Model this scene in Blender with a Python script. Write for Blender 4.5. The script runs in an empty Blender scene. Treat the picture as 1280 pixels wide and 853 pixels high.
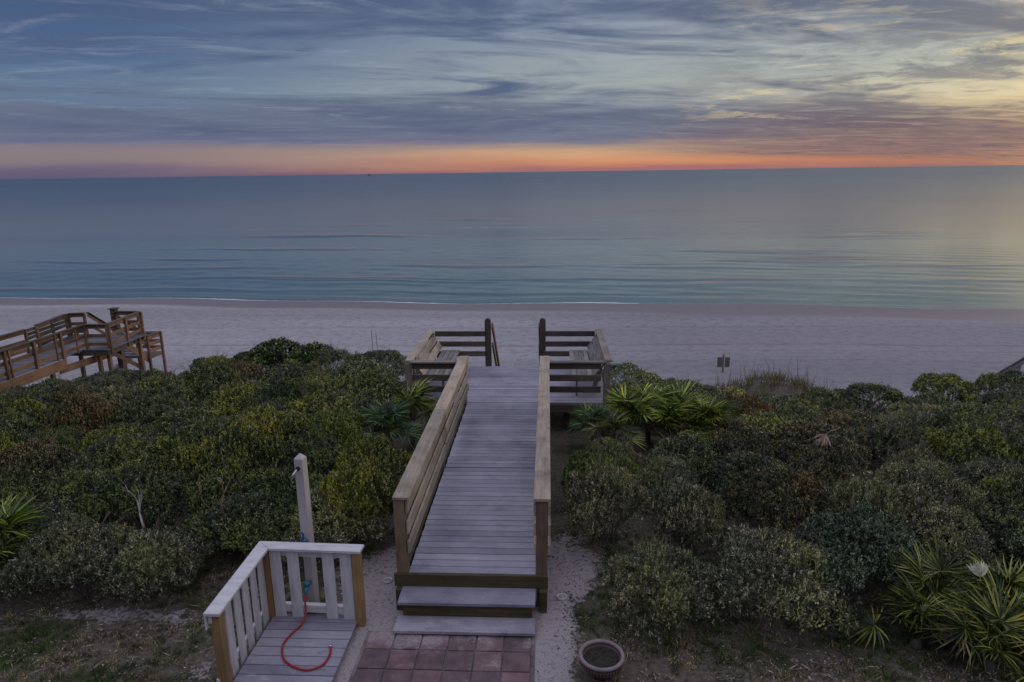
import bpy, bmesh, math, random
import numpy as np
from mathutils import Vector, Matrix, noise as mnoise

SC = bpy.context.scene
COL = SC.collection
R = math.radians
random.seed(7)
RNG = np.random.default_rng(7)

def srgb(r, g, b):
    f = lambda c: (c/255)/12.92 if c/255 <= 0.04045 else ((c/255+0.055)/1.055)**2.4
    return (f(r), f(g), f(b), 1.0)

# ------------------------------------------------------------------ camera
cam_data = bpy.data.cameras.new('camera')
cam = bpy.data.objects.new('camera', cam_data); COL.objects.link(cam)
cam_data.sensor_width = 36; cam_data.lens = 24
cam_data.clip_start = 0.05; cam_data.clip_end = 200000
PITCH, YAW, ROLL = R(-13.9), R(3.1), R(0.8)
cam.location = (0, 0, 5.17)
cam.rotation_euler = (Matrix.Rotation(YAW, 3, 'Z') @ Matrix.Rotation(R(90)+PITCH, 3, 'X') @ Matrix.Rotation(-ROLL, 3, 'Z')).to_euler()
SC.camera = cam

# ------------------------------------------------------------------ node helpers
class NT:
    def __init__(self, tree): self.t = tree; self.n = tree.nodes; self.l = tree.links
    def node(self, typ, ins=None, **kw):
        nd = self.n.new(typ)
        for k, v in kw.items(): setattr(nd, k, v)
        for k, v in (ins or {}).items(): self.set(nd.inputs[k], v)
        return nd
    def set(self, sock, v):
        if isinstance(v, bpy.types.NodeSocket): self.l.new(v, sock)
        else:
            if hasattr(sock.default_value, '__len__') and not hasattr(v, '__len__'): v = [v]*len(sock.default_value)
            if hasattr(sock.default_value, '__len__') and len(sock.default_value) == 3: v = tuple(v)[:3]
            sock.default_value = v
    def math(self, op, a, b=0.0, c=0.0, clamp=False):
        nd = self.node('ShaderNodeMath', {0: a, 1: b, 2: c}, operation=op); nd.use_clamp = clamp
        return nd.outputs[0]
    def mix(self, f, a, b, blend='MIX'):
        nd = self.node('ShaderNodeMix', data_type='RGBA', blend_type=blend)
        self.set(nd.inputs[0], f); self.set(nd.inputs[6], a); self.set(nd.inputs[7], b)
        return nd.outputs[2]
    def maprange(self, v, a, b, c=0.0, d=1.0, smooth=False):
        nd = self.node('ShaderNodeMapRange', {0: v, 1: a, 2: b, 3: c, 4: d})
        if smooth: nd.interpolation_type = 'SMOOTHSTEP'
        return nd.outputs[0]
    def ramp(self, f, stops, interp='LINEAR'):
        nd = self.node('ShaderNodeValToRGB'); cr = nd.color_ramp; cr.interpolation = interp
        while len(cr.elements) < len(stops): cr.elements.new(0.5)
        for e, (p, c) in zip(cr.elements, stops): e.position = p; e.color = c
        self.set(nd.inputs[0], f); return nd.outputs[0]
    def noise(self, vec, scale, detail=4, rough=0.55, dist=0.0):
        nd = self.node('ShaderNodeTexNoise', {'Scale': scale, 'Detail': detail, 'Roughness': rough, 'Distortion': dist})
        if vec is not None: self.set(nd.inputs['Vector'], vec)
        return nd.outputs[0]
    def comb(self, x, y, z): return self.node('ShaderNodeCombineXYZ', {0: x, 1: y, 2: z}).outputs[0]
    def sep(self, v):
        nd = self.node('ShaderNodeSeparateXYZ', {0: v}); return nd.outputs
    def vscale(self, v, s):
        return self.node('ShaderNodeVectorMath', {0: v, 1: s}, operation='MULTIPLY').outputs[0]

# ------------------------------------------------------------------ world: dusk sky
SUN_AZ = 44.0      # degrees right of the boardwalk's axis
world = bpy.data.worlds.new('World'); SC.world = world; world.use_nodes = True
w = NT(world.node_tree); w.n.clear()
tc = w.node('ShaderNodeTexCoord').outputs['Generated']
dx, dy, dz = w.sep(tc)
el = w.math('DIVIDE', w.math('ARCSINE', dz), R(90))           # 0..1 over 0..90 degrees
az = w.math('MULTIPLY', w.math('ARCTAN2', dx, dy), 180/math.pi)
zz = w.math('ADD', w.math('MAXIMUM', dz, 0.0), 0.065)
px = w.math('DIVIDE', dx, zz); py = w.math('DIVIDE', dy, zz)
elw = w.math('ADD', el, w.math('MULTIPLY', w.math('SUBTRACT', w.noise(w.comb(w.math('MULTIPLY', az, 0.02), w.math('MULTIPLY', el, 30), 0), 2.0, 5), 0.5), 0.026))
E_ = lambda d: d/90.0
left = w.ramp(elw, [(0, srgb(94,88,112)), (E_(0.7), srgb(104,96,118)), (E_(1.3), srgb(130,116,122)), (E_(2.0), srgb(134,124,128)), (E_(2.7), srgb(88,100,134)),
                   (E_(6), srgb(98,120,146)), (E_(9), srgb(74,98,136)), (E_(13), srgb(52,72,114)), (E_(24), srgb(136,152,190)), (E_(44), srgb(220,226,250)), (E_(90), srgb(236,241,255))])
mid = w.ramp(elw, [(0, srgb(160,108,108)), (E_(0.5), srgb(204,136,98)), (E_(1.4), srgb(206,160,122)), (E_(2.1), srgb(160,140,130)), (E_(2.6), srgb(108,112,134)), (E_(3.8), srgb(112,122,144)),
                   (E_(6.0), srgb(156,164,164)), (E_(9.0), srgb(148,158,166)), (E_(13), srgb(130,142,166)), (E_(24), srgb(148,158,190)), (E_(44), srgb(220,226,250)), (E_(90), srgb(236,241,255))])
right = w.ramp(elw, [(0, srgb(140,104,104)), (E_(0.5), srgb(186,122,90)), (E_(1.4), srgb(134,106,106)), (E_(2.8), srgb(190,158,126)), (E_(4.2), srgb(232,212,164)),
                    (E_(7), srgb(180,184,170)), (E_(10), srgb(182,184,178)), (E_(14), srgb(192,188,188)), (E_(26), srgb(194,192,204)), (E_(44), srgb(220,226,250)), (E_(90), srgb(236,241,255))])
c1 = w.mix(w.maprange(az, -36, 10, smooth=True), left, mid)
sky = w.mix(w.maprange(az, 2, 40, smooth=True), c1, right)
back = w.ramp(el, [(0, srgb(52,50,74)), (E_(8), srgb(60,64,94)), (E_(24), srgb(92,100,138)), (E_(44), srgb(220,226,250)), (E_(90), srgb(236,241,255))])
sky = w.mix(w.maprange(w.math('ABSOLUTE', w.math('SUBTRACT', az, 25)), 75, 150, smooth=True), sky, back)
# cloud layers seen in perspective: streaks that run off towards the right
ca, sa = math.cos(R(-9)), math.sin(R(-9))
qx = w.math('ADD', w.math('MULTIPLY', px, ca), w.math('MULTIPLY', py, -sa))
qy = w.math('ADD', w.math('MULTIPLY', px, sa), w.math('MULTIPLY', py, ca))
cv = w.comb(w.math('MULTIPLY', qx, 0.42), w.math('MULTIPLY', qy, 0.95), 2.2)
n1 = w.noise(cv, 1.25, 11, 0.60, 1.3)
cv2 = w.comb(w.math('MULTIPLY', qx, 0.6), w.math('MULTIPLY', qy, 1.25), 4.7)
n2 = w.noise(cv2, 2.0, 10, 0.68, 1.2)
cv3 = w.comb(w.math('MULTIPLY', qx, 0.16), w.math('MULTIPLY', qy, 0.9), 9.3)
n3 = w.noise(cv3, 0.5, 6, 0.5, 0.4)
dark = w.math('MULTIPLY', w.maprange(w.math('ADD', w.math('MULTIPLY', n1, 0.6), w.math('MULTIPLY', n3, 0.4)), 0.43, 0.60, smooth=True), 0.95)
dark = w.math('MULTIPLY', dark, w.maprange(el, E_(1.7), E_(3.0), smooth=True))
dark = w.math('MULTIPLY', dark, w.maprange(el, E_(16), E_(40), 1.0, 0.3))
wisp = w.math('MULTIPLY', w.maprange(n2, 0.50, 0.72, smooth=True), w.maprange(el, E_(1.5), E_(5), 0.0, 0.55))
darkcol = w.mix(w.maprange(az, -5, 38, smooth=True), srgb(78,94,124), srgb(106,112,124))
darkcol = w.mix(w.maprange(el, E_(2), E_(6), 1.0, 0.0), darkcol, w.mix(w.maprange(az, 0, 25, smooth=True), srgb(92,96,132), srgb(112,92,96)))
sky = w.mix(dark, sky, darkcol)
nl = w.noise(w.comb(w.math('MULTIPLY', az, 0.035), w.math('MULTIPLY', el, 42), 3.1), 1.3, 8, 0.62, 0.3)
lay = w.math('MULTIPLY', w.maprange(elw, E_(2.3), E_(3.0), smooth=True), w.maprange(w.math('ADD', el, w.math('MULTIPLY', w.math('SUBTRACT', nl, 0.5), E_(9.0))), E_(4.2), E_(6.4), 1.0, 0.0, smooth=True))
lay = w.math('MULTIPLY', lay, w.maprange(w.math('ADD', az, w.math('MULTIPLY', nl, 20)), 16, 36, 0.78, 0.0, smooth=True))
sky = w.mix(lay, sky, w.mix(w.maprange(nl, 0.35, 0.65), srgb(82,92,118), srgb(116,122,138)))
nm = w.noise(w.comb(w.math('MULTIPLY', az, 0.075), w.math('MULTIPLY', el, 42), 8.1), 1.9, 9, 0.66, 0.35)
mot = w.math('MULTIPLY', w.maprange(az, 4, 22, smooth=True), w.math('MULTIPLY', w.maprange(el, E_(2.4), E_(3.6), smooth=True), w.maprange(el, E_(6.5), E_(11), 1.0, 0.25, smooth=True)))
sky = w.mix(w.math('MULTIPLY', mot, w.maprange(nm, 0.47, 0.60, 0.0, 0.75, smooth=True)), sky, srgb(114,116,124))
sky = w.mix(w.math('MULTIPLY', mot, w.maprange(nm, 0.36, 0.46, 0.7, 0.0, smooth=True)), sky, srgb(226,208,164))
bank = w.math('MULTIPLY', w.maprange(w.math('ADD', az, w.math('MULTIPLY', el, -160)), -2, 16, smooth=True), w.math('MULTIPLY', w.maprange(w.math('ADD', elw, w.math('MULTIPLY', w.math('MAXIMUM', az, 0.0), E_(0.034))), E_(0.95), E_(1.8), smooth=True), w.maprange(elw, E_(3.2), E_(5.2), 1.0, 0.0, smooth=True)))
sky = w.mix(w.math('MULTIPLY', bank, w.maprange(n2, 0.3, 0.62, 1.0, 0.45)), sky, srgb(104,92,104))
wcol = w.mix(w.maprange(az, 0, 34, smooth=True), srgb(156,168,178), srgb(212,200,170))
sky = w.mix(w.math('MULTIPLY', wisp, w.maprange(az, -30, 30, 0.55, 0.95)), sky, wcol)
veil = w.math('MULTIPLY', w.maprange(w.noise(w.comb(w.math('MULTIPLY', qx, 0.5), w.math('MULTIPLY', qy, 1.6), 1.3), 2.2, 8, 0.7, 0.6), 0.5, 0.75, smooth=True), 0.35)
sky = w.mix(w.math('MULTIPLY', veil, w.maprange(el, E_(2), E_(5))), sky, w.mix(0.5, darkcol, srgb(88,100,130)))
# the low sun behind cloud, just outside the right edge
sd = (math.sin(R(SUN_AZ))*math.cos(R(3.5)), math.cos(R(SUN_AZ))*math.cos(R(3.5)), math.sin(R(3.5)))
dot = w.node('ShaderNodeVectorMath', {0: tc, 1: sd}, operation='DOT_PRODUCT').outputs['Value']
glow = w.math('POWER', w.math('MAXIMUM', dot, 0.0), 80.0)
sky = w.mix(w.math('MULTIPLY', glow, w.maprange(n2, 0.38, 0.66, 0.10, 0.75)), sky, srgb(250,216,150))
ncl = w.node('ShaderNodeTexSky', sky_type='NISHITA'); ncl.sun_disc = False
ncl.sun_elevation = R(3.5); ncl.sun_rotation = R(SUN_AZ)
bg1 = w.node('ShaderNodeBackground', {0: sky, 1: 1.0}).outputs[0]
bg2 = w.node('ShaderNodeBackground', {0: ncl.outputs[0], 1: 0.05}).outputs[0]
mixs = w.node('ShaderNodeMixShader', {0: 0.02, 1: bg1, 2: bg2}).outputs[0]
w.node('ShaderNodeOutputWorld', {0: mixs})

sun_d = bpy.data.lights.new('sun', 'SUN'); sun_d.energy = 0.6; sun_d.angle = R(12); sun_d.color = (1.0, 0.82, 0.66)
sun = bpy.data.objects.new('sun', sun_d); COL.objects.link(sun)
sun.rotation_euler = Vector(sd).to_track_quat('Z', 'Y').to_euler()

vs = SC.view_settings; vs.view_transform = 'Standard'; vs.look = 'None'; vs.exposure = 0.12; vs.gamma = 1.0
vs.use_curve_mapping = False

# ------------------------------------------------------------------ materials
def mat(name, fn, rough=0.8, spec=0.3):
    m = bpy.data.materials.new(name); m.use_nodes = True
    t = NT(m.node_tree); t.n.clear()
    b = t.node('ShaderNodeBsdfPrincipled', {'Roughness': rough, 'Specular IOR Level': spec})
    t.node('ShaderNodeOutputMaterial', {0: b.outputs[0]})
    fn(t, b); return m
def bump(t, b, h, strength=0.4, dist=0.01):
    t.set(b.inputs['Normal'], t.node('ShaderNodeBump', {'Height': h, 'Strength': strength, 'Distance': dist}).outputs[0])

def wood_mat(name, ca, cb, dark=(0.04,0.035,0.03,1), grain=1.0, stain=0.5, rough=0.8, green=0.0, var=1.0):
    def fn(t, b):
        o = t.node('ShaderNodeTexCoord').outputs['Object']
        rnd = t.node('ShaderNodeObjectInfo').outputs['Random']
        ov = t.node('ShaderNodeVectorMath', {0: o, 1: t.comb(t.math('MULTIPLY', rnd, 37.0), t.math('MULTIPLY', rnd, 11.0), 0)}, operation='ADD').outputs[0]
        g = t.noise(t.vscale(ov, (2.0, 60, 60)), 1.0, 5, 0.65, 0.6)
        g2 = t.noise(t.vscale(ov, (0.9, 9, 9)), 1.3, 4, 0.6, 0.4)
        st = t.noise(ov, 2.1, 5, 0.65)
        c = t.mix(t.maprange(g, 0.3, 0.72), ca, cb)
        c = t.mix(t.math('MULTIPLY', t.maprange(g2, 0.52, 0.75), 0.45*grain), c, dark)
        c = t.mix(t.math('MULTIPLY', t.maprange(st, 0.50, 0.78, smooth=True), stain), c, dark)
        wn = t.noise(t.node('ShaderNodeNewGeometry').outputs['Position'], 1.3, 6, 0.65)
        c = t.mix(1.0, c, t.ramp(wn, [(0.32, (0.72,0.70,0.70,1)), (0.5, (1,1,1,1)), (0.68, (1.22,1.2,1.16,1))]), 'MULTIPLY')
        if green: c = t.mix(t.math('MULTIPLY', t.maprange(t.noise(ov, 3.7, 4), 0.5, 0.75, smooth=True), green), c, (0.05,0.07,0.02,1))
        c = t.mix(1.0, c, t.ramp(rnd, [(0, (1-.28*var,1-.28*var,1-.26*var,1)), (0.5, (1,1,1,1)), (1, (1+.22*var,1+.17*var,1+.12*var,1))]), 'MULTIPLY')
        # knots
        vor = t.node('ShaderNodeTexVoronoi', {'Vector': t.vscale(ov, (2.4, 9, 9)), 'Scale': 1.0}).outputs['Distance']
        c = t.mix(t.math('MULTIPLY', t.maprange(vor, 0.05, 0.16, 1.0, 0.0, smooth=True), 0.55*grain), c, dark)
        t.set(b.inputs['Base Color'], c)
        if name.startswith('grey_violet'):
            gp = t.node('ShaderNodeNewGeometry').outputs['Position']; ax, ay, az_ = t.sep(gp)
            sm = t.noise(t.vscale(gp, (3, 5, 3)), 1.0, 8, 0.75)
            low = t.maprange(az_, 0.10, 0.40, 1.0, 0.12)
            c = t.mix(t.math('MULTIPLY', t.maprange(sm, 0.56, 0.70, smooth=True), t.math('MULTIPLY', low, 0.75)), c, (0.52,0.47,0.50,1))
            c = t.mix(t.math('MULTIPLY', t.maprange(sm, 0.30, 0.42, 0.7, 0.0, smooth=True), low), c, (0.07,0.06,0.075,1))
            t.set(b.inputs['Base Color'], c)
        bump(t, b, g, 0.5*grain, 0.004)
    return mat(name, fn, rough, 0.25)
M = {}
M['rail'] = wood_mat('weathered_rail_wood', (0.28,0.225,0.175,1), (0.47,0.39,0.31,1), stain=0.45, green=0.15)
M['railgrey'] = wood_mat('grey_rail_wood', (0.16,0.135,0.125,1), (0.27,0.23,0.21,1), stain=0.35, green=0.15)
M['raildark'] = wood_mat('dark_brown_rail_wood', (0.085,0.062,0.056,1), (0.15,0.115,0.10,1), stain=0.4, green=0.3)
M['post'] = wood_mat('brown_post_wood', (0.15,0.105,0.07,1), (0.25,0.185,0.13,1), stain=0.4, green=0.35)
M['deck'] = wood_mat('grey_violet_deck_board', (0.228,0.212,0.275,1), (0.325,0.305,0.375,1), dark=(0.12,0.10,0.13,1), grain=0.5, stain=0.35, rough=0.6, var=0.75)
M['bench'] = wood_mat('grey_bench_wood', (0.19,0.17,0.165,1), (0.30,0.27,0.26,1), stain=0.25)
M['mossy'] = wood_mat('mossy_dark_wood', (0.05,0.04,0.022,1), (0.115,0.085,0.045,1), dark=(0.012,0.010,0.007,1), stain=0.8, green=0.5)
M['cedar'] = wood_mat('orange_brown_wood', (0.165,0.10,0.065,1), (0.27,0.17,0.11,1), dark=(0.07,0.04,0.025,1), stain=0.25)
M['cedardark'] = wood_mat('dark_cap_wood', (0.075,0.065,0.055,1), (0.12,0.10,0.085,1), stain=0.2)
M['cedardeck'] = wood_mat('blue_grey_deck', (0.13,0.125,0.15,1), (0.18,0.17,0.20,1), grain=0.4, stain=0.2)
M['treated'] = wood_mat('yellow_treated_wood', (0.22,0.135,0.06,1), (0.34,0.225,0.115,1), dark=(0.10,0.055,0.02,1), stain=0.25)
M['palegrey'] = wood_mat('pale_grey_wood', (0.22,0.22,0.23,1), (0.33,0.32,0.33,1), stain=0.2)

def _white(t, b):
    o = t.node('ShaderNodeTexCoord').outputs['Object']
    st = t.noise(t.vscale(o, (1.5, 6, 6)), 2.0, 6, 0.7)
    sp = t.noise(o, 60, 3, 0.6)
    c = t.mix(t.maprange(st, 0.40, 0.75, smooth=True), (0.60,0.57,0.60,1), (0.42,0.39,0.41,1))
    c = t.mix(t.math('MULTIPLY', t.maprange(sp, 0.62, 0.75), 0.35), c, (0.2,0.18,0.16,1))
    t.set(b.inputs['Base Color'], c); bump(t, b, t.noise(t.vscale(o, (3,50,50)), 1, 4), 0.3, 0.003)
M['white'] = mat('weathered_white_paint', _white, 0.55, 0.35)
def _shower(t, b):
    o = t.node('ShaderNodeTexCoord').outputs['Object']
    st = t.noise(t.vscale(o, (1.0, 8, 8)), 3.0, 6, 0.7)
    t.set(b.inputs['Base Color'], t.mix(st, (0.56,0.50,0.50,1), (0.40,0.36,0.37,1))); bump(t, b, st, 0.3, 0.003)
M['shower'] = mat('dull_white_post_paint', _shower, 0.5, 0.35)

def simple(name, c1, c2, scale=8, rough=0.8, bumps=0.3, bd=0.01, spec=0.3, metallic=0.0):
    def fn(t, b):
        o = t.node('ShaderNodeTexCoord').outputs['Object']
        rnd = t.node('ShaderNodeObjectInfo').outputs['Random']
        ov = t.node('ShaderNodeVectorMath', {0: o, 1: t.comb(t.math('MULTIPLY', rnd, 37.0), rnd, 0)}, operation='ADD').outputs[0]
        n = t.noise(ov, scale, 6, 0.65)
        c = t.mix(t.maprange(n, 0.3, 0.7), c1, c2)
        c = t.mix(1.0, c, t.ramp(rnd, [(0, (0.8,0.8,0.8,1)), (1, (1.15,1.15,1.15,1))]), 'MULTIPLY')
        t.set(b.inputs['Base Color'], c); b.inputs['Metallic'].default_value = metallic
        bump(t, b, t.noise(ov, scale*6, 4), bumps, bd)
    return mat(name, fn, rough, spec)
M['paver'] = simple('brick_red_concrete', (0.10,0.066,0.074,1), (0.23,0.155,0.165,1), 4, 0.85, 0.5, 0.004)
M['terracotta'] = simple('faded_terracotta', (0.15,0.095,0.09,1), (0.08,0.045,0.038,1), 9, 0.75, 0.4, 0.004)
M['potrim'] = simple('pale_pot_rim', (0.27,0.22,0.235,1), (0.18,0.13,0.135,1), 9, 0.7, 0.3, 0.004)
M['soil'] = simple('dry_potting_soil', (0.02,0.017,0.014,1), (0.10,0.08,0.065,1), 30, 0.95, 1.0, 0.02)
M['hose'] = simple('red_rubber', (0.34,0.012,0.016,1), (0.27,0.01,0.012,1), 5, 0.4, 0.05, 0.001, 0.5)
M['teal'] = simple('teal_plastic', (0.02,0.22,0.30,1), (0.02,0.16,0.24,1), 5, 0.4, 0.05, 0.001, 0.5)
M['bluepaint'] = simple('dark_blue_handle', (0.012,0.03,0.12,1), (0.02,0.05,0.16,1), 9, 0.4, 0.05, 0.001, 0.5)
M['metal'] = simple('brushed_chrome', (0.6,0.6,0.62,1), (0.5,0.5,0.52,1), 5, 0.3, 0.05, 0.001, 0.5, 1.0)
M['signback'] = simple('dull_brown_sign_back', (0.11,0.085,0.075,1), (0.16,0.13,0.12,1), 8, 0.7)
M['signpale'] = simple('dull_grey_sign_back', (0.26,0.22,0.24,1), (0.32,0.28,0.29,1), 8, 0.7)
M['stake'] = simple('grey_stake', (0.14,0.12,0.13,1), (0.22,0.19,0.2,1), 8, 0.7)
M['lens'] = simple('frosted_white_lens', (0.62,0.6,0.62,1), (0.5,0.48,0.5,1), 9, 0.35, 0.05, 0.001, 0.5)
M['black'] = simple('black_plastic', (0.02,0.02,0.02,1), (0.03,0.03,0.03,1), 9, 0.5)
M['ship'] = simple('dark_ship_steel', (0.05,0.05,0.07,1), (0.07,0.07,0.09,1), 0.5, 0.6)
M['bark'] = simple('grey_brown_bark', (0.10,0.08,0.065,1), (0.19,0.16,0.14,1), 22, 0.9, 0.8, 0.008)
M['redbark'] = simple('reddish_bark', (0.20,0.11,0.09,1), (0.27,0.17,0.15,1), 22, 0.9, 0.8, 0.008)
M['deadwood'] = simple('bleached_dead_wood', (0.30,0.26,0.26,1), (0.42,0.37,0.36,1), 22, 0.9, 0.6, 0.006)
M['deadfrond'] = simple('dead_reddish_frond', (0.30,0.17,0.13,1), (0.45,0.30,0.24,1), 12, 0.8)

def _paver(t, b):
    g = t.node('ShaderNodeNewGeometry').outputs['Position']; rnd = t.node('ShaderNodeObjectInfo').outputs['Random']
    n = t.noise(g, 5, 7, 0.7); n2 = t.noise(g, 1.7, 7, 0.72); n3 = t.noise(g, 45, 4, 0.7)
    c = t.mix(t.maprange(n, 0.3, 0.7), (0.10,0.064,0.072,1), (0.22,0.145,0.155,1))
    c = t.mix(1.0, c, t.ramp(rnd, [(0, (0.72,0.74,0.78,1)), (1, (1.2,1.12,1.1,1))]), 'MULTIPLY')
    px, py, pz = t.sep(g)
    edge = t.maprange(t.math('ADD', n2, t.maprange(py, 6.2, 6.8, 0.0, 0.10)), 0.54, 0.68, smooth=True)
    c = t.mix(t.math('MULTIPLY', edge, t.maprange(n3, 0.35, 0.6, 0.2, 0.8)), c, (0.40,0.34,0.36,1))
    t.set(b.inputs['Base Color'], c); bump(t, b, t.math('ADD', n3, n), 0.6, 0.005)
M['paver'] = mat('stained_red_brown_concrete', _paver, 0.9)
def leaf_mat(name, cols, tip, tipamt=0.5, rough=0.36, transl=0.06):
    def fn(t, b):
        tone = t.node('ShaderNodeAttribute', attribute_name='tone').outputs['Fac']
        P_ = t.node('ShaderNodeNewGeometry').outputs['Position']
        cl = t.node('ShaderNodeAttribute', attribute_name='clump').outputs['Fac']
        rnd = t.node('ShaderNodeObjectInfo').outputs['Random']
        pos = {4: (0.30, 0.62, 0.84, 1.0), 3: (0.3, 0.7, 1.0), 2: (0.0, 1.0)}[len(cols)]
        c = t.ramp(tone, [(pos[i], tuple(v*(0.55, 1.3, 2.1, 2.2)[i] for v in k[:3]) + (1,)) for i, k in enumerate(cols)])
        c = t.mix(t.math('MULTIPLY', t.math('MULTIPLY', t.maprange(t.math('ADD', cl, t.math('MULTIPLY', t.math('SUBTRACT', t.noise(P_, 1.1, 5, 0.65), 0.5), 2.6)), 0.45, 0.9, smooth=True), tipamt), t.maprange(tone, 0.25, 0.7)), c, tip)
        c = t.mix(1.0, c, t.ramp(rnd, [(0, (0.82,0.86,0.88,1)), (0.5, (1,1,1,1)), (1, (1.2,1.12,1.0,1))]), 'MULTIPLY')
        c = t.mix(1.0, c, t.ramp(t.noise(P_, 0.8, 6, 0.7), [(0.35, (0.62,0.66,0.66,1)), (0.5, (1,1,1,1)), (0.65, (1.4,1.3,1.15,1))]), 'MULTIPLY')
        t.set(b.inputs['Base Color'], c)
        tr = t.node('ShaderNodeBsdfTranslucent', {0: c}).outputs[0]
        mx = t.node('ShaderNodeMixShader', {0: transl, 1: b.outputs[0], 2: tr}).outputs[0]
        out = [n for n in t.n if n.type == 'OUTPUT_MATERIAL'][0]
        t.l.new(mx, out.inputs[0])
    return mat(name, fn, rough, 0.5)
L = {}
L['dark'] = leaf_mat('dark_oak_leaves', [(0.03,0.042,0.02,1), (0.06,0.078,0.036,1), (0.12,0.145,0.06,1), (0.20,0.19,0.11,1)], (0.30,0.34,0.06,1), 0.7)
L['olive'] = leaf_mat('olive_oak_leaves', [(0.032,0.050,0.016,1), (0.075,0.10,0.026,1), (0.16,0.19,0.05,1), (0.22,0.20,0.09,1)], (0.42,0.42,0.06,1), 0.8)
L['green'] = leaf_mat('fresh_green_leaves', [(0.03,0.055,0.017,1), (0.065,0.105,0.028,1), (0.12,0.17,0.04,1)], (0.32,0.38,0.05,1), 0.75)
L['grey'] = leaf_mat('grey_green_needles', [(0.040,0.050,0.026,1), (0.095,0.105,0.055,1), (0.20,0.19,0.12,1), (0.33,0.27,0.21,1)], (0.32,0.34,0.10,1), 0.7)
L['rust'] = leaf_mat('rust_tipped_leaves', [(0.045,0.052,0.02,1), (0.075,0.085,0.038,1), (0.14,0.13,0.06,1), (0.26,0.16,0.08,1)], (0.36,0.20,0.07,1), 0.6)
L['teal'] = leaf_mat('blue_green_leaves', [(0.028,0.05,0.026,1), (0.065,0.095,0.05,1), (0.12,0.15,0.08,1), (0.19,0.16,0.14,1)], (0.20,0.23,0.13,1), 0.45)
L['palm'] = leaf_mat('palmetto_green', [(0.05,0.09,0.014,1), (0.12,0.18,0.025,1), (0.24,0.29,0.045,1)], (0.42,0.42,0.07,1), 0.6, 0.35, 0.2)
L['palmolive'] = leaf_mat('palmetto_olive', [(0.035,0.055,0.014,1), (0.09,0.12,0.025,1), (0.19,0.20,0.04,1)], (0.36,0.34,0.08,1), 0.6, 0.35, 0.2)
L['palmblue'] = leaf_mat('palmetto_blue_green', [(0.035,0.08,0.028,1), (0.08,0.14,0.045,1), (0.14,0.20,0.07,1)], (0.13,0.2,0.08,1), 0.4, 0.35, 0.2)
L['brown'] = leaf_mat('dead_brown_frond', [(0.07,0.045,0.025,1), (0.15,0.10,0.06,1), (0.24,0.17,0.11,1)], (0.3,0.22,0.14,1), 0.4, 0.6, 0.1)
L['pale'] = leaf_mat('bleached_frond', [(0.40,0.38,0.24,1), (0.55,0.52,0.38,1)], (0.6,0.58,0.48,1), 0.6, 0.5, 0.1)
L['grass'] = leaf_mat('lawn_blades', [(0.035,0.045,0.018,1), (0.10,0.10,0.045,1), (0.22,0.18,0.095,1), (0.34,0.26,0.17,1)], (0.06,0.14,0.025,1), 0.85, 0.6, 0.1)
L['oats'] = leaf_mat('sea_oat_straw', [(0.12,0.10,0.06,1), (0.22,0.17,0.10,1), (0.12,0.13,0.05,1)], (0.26,0.19,0.10,1), 0.5, 0.7, 0.1)
L['litter'] = leaf_mat('dead_leaf_litter', [(0.05,0.038,0.03,1), (0.12,0.09,0.07,1), (0.20,0.155,0.12,1), (0.28,0.23,0.19,1)], (0.13,0.08,0.05,1), 0.3, 0.8, 0.0)

# ------------------------------------------------------------------ object helpers
WM = {}   # world matrix of everything made here
def reg(o, parent, W):
    WM[o] = W
    if parent is not None:
        o.parent = parent; o.matrix_basis = WM[parent].inverted() @ W
    else: o.matrix_basis = W
def thing(name, label, cat, loc, group=None, rotz=0.0):
    o = bpy.data.objects.new(name, None); COL.objects.link(o)
    o.empty_display_size = 0.1
    o['label'] = label; o['category'] = cat
    if group: o['group'] = group
    reg(o, None, Matrix.Translation(loc) @ Matrix.Rotation(rotz, 4, 'Z'))
    return o
def sub(name, parent, loc):
    o = bpy.data.objects.new(name, None); COL.objects.link(o); reg(o, parent, Matrix.Translation(loc)); return o
def meshobj(name, me, m=None, parent=None, W=None):
    o = bpy.data.objects.new(name, me); COL.objects.link(o)
    reg(o, parent, W if W is not None else (WM[parent].copy() if parent is not None else Matrix.Identity(4)))
    if m is not None:
        if not me.materials: me.materials.append(m)
        if me.materials[0] != m:
            o.material_slots[0].link = 'OBJECT'; o.material_slots[0].material = m
    return o
_box = {}
def box_mesh(x, y, z, bev=0.004):
    k = (round(x,3), round(y,3), round(z,3), bev)
    if k in _box: return _box[k]
    bm = bmesh.new(); bmesh.ops.create_cube(bm, size=1.0)
    bmesh.ops.scale(bm, vec=(x,y,z), verts=bm.verts)
    if bev: bmesh.ops.bevel(bm, geom=list(bm.edges), offset=bev, segments=1, affect='EDGES')
    me = bpy.data.meshes.new('board'); bm.to_mesh(me); bm.free(); _box[k] = me; return me
def beam(name, p0, p1, wid, hgt, m, parent=None, up=(0,0,1), bev=0.004):
    """board from p0 to p1; wid across, hgt along 'up'"""
    p0, p1, up = Vector(p0), Vector(p1), Vector(up)
    d = p1-p0; ln = d.length; X = d.normalized(); Y = up.cross(X).normalized(); Z = X.cross(Y)
    W = Matrix((X, Y, Z)).transposed().to_4x4(); W.translation = (p0+p1)/2
    return meshobj(name, box_mesh(ln, wid, hgt, bev), m, parent, W)
def post(name, x, y, z0, z1, s, m, parent, s2=None):
    return beam(name, (x,y,z0), (x,y,z1), s, s2 or s, m, parent, up=(0,1,0))
def mesh_from(name, V, Fc, smooth=True):
    me = bpy.data.meshes.new(name); me.from_pydata([tuple(v) for v in V], [], Fc); me.update()
    if smooth:
        for p in me.polygons: p.use_smooth = True
    return me
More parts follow.
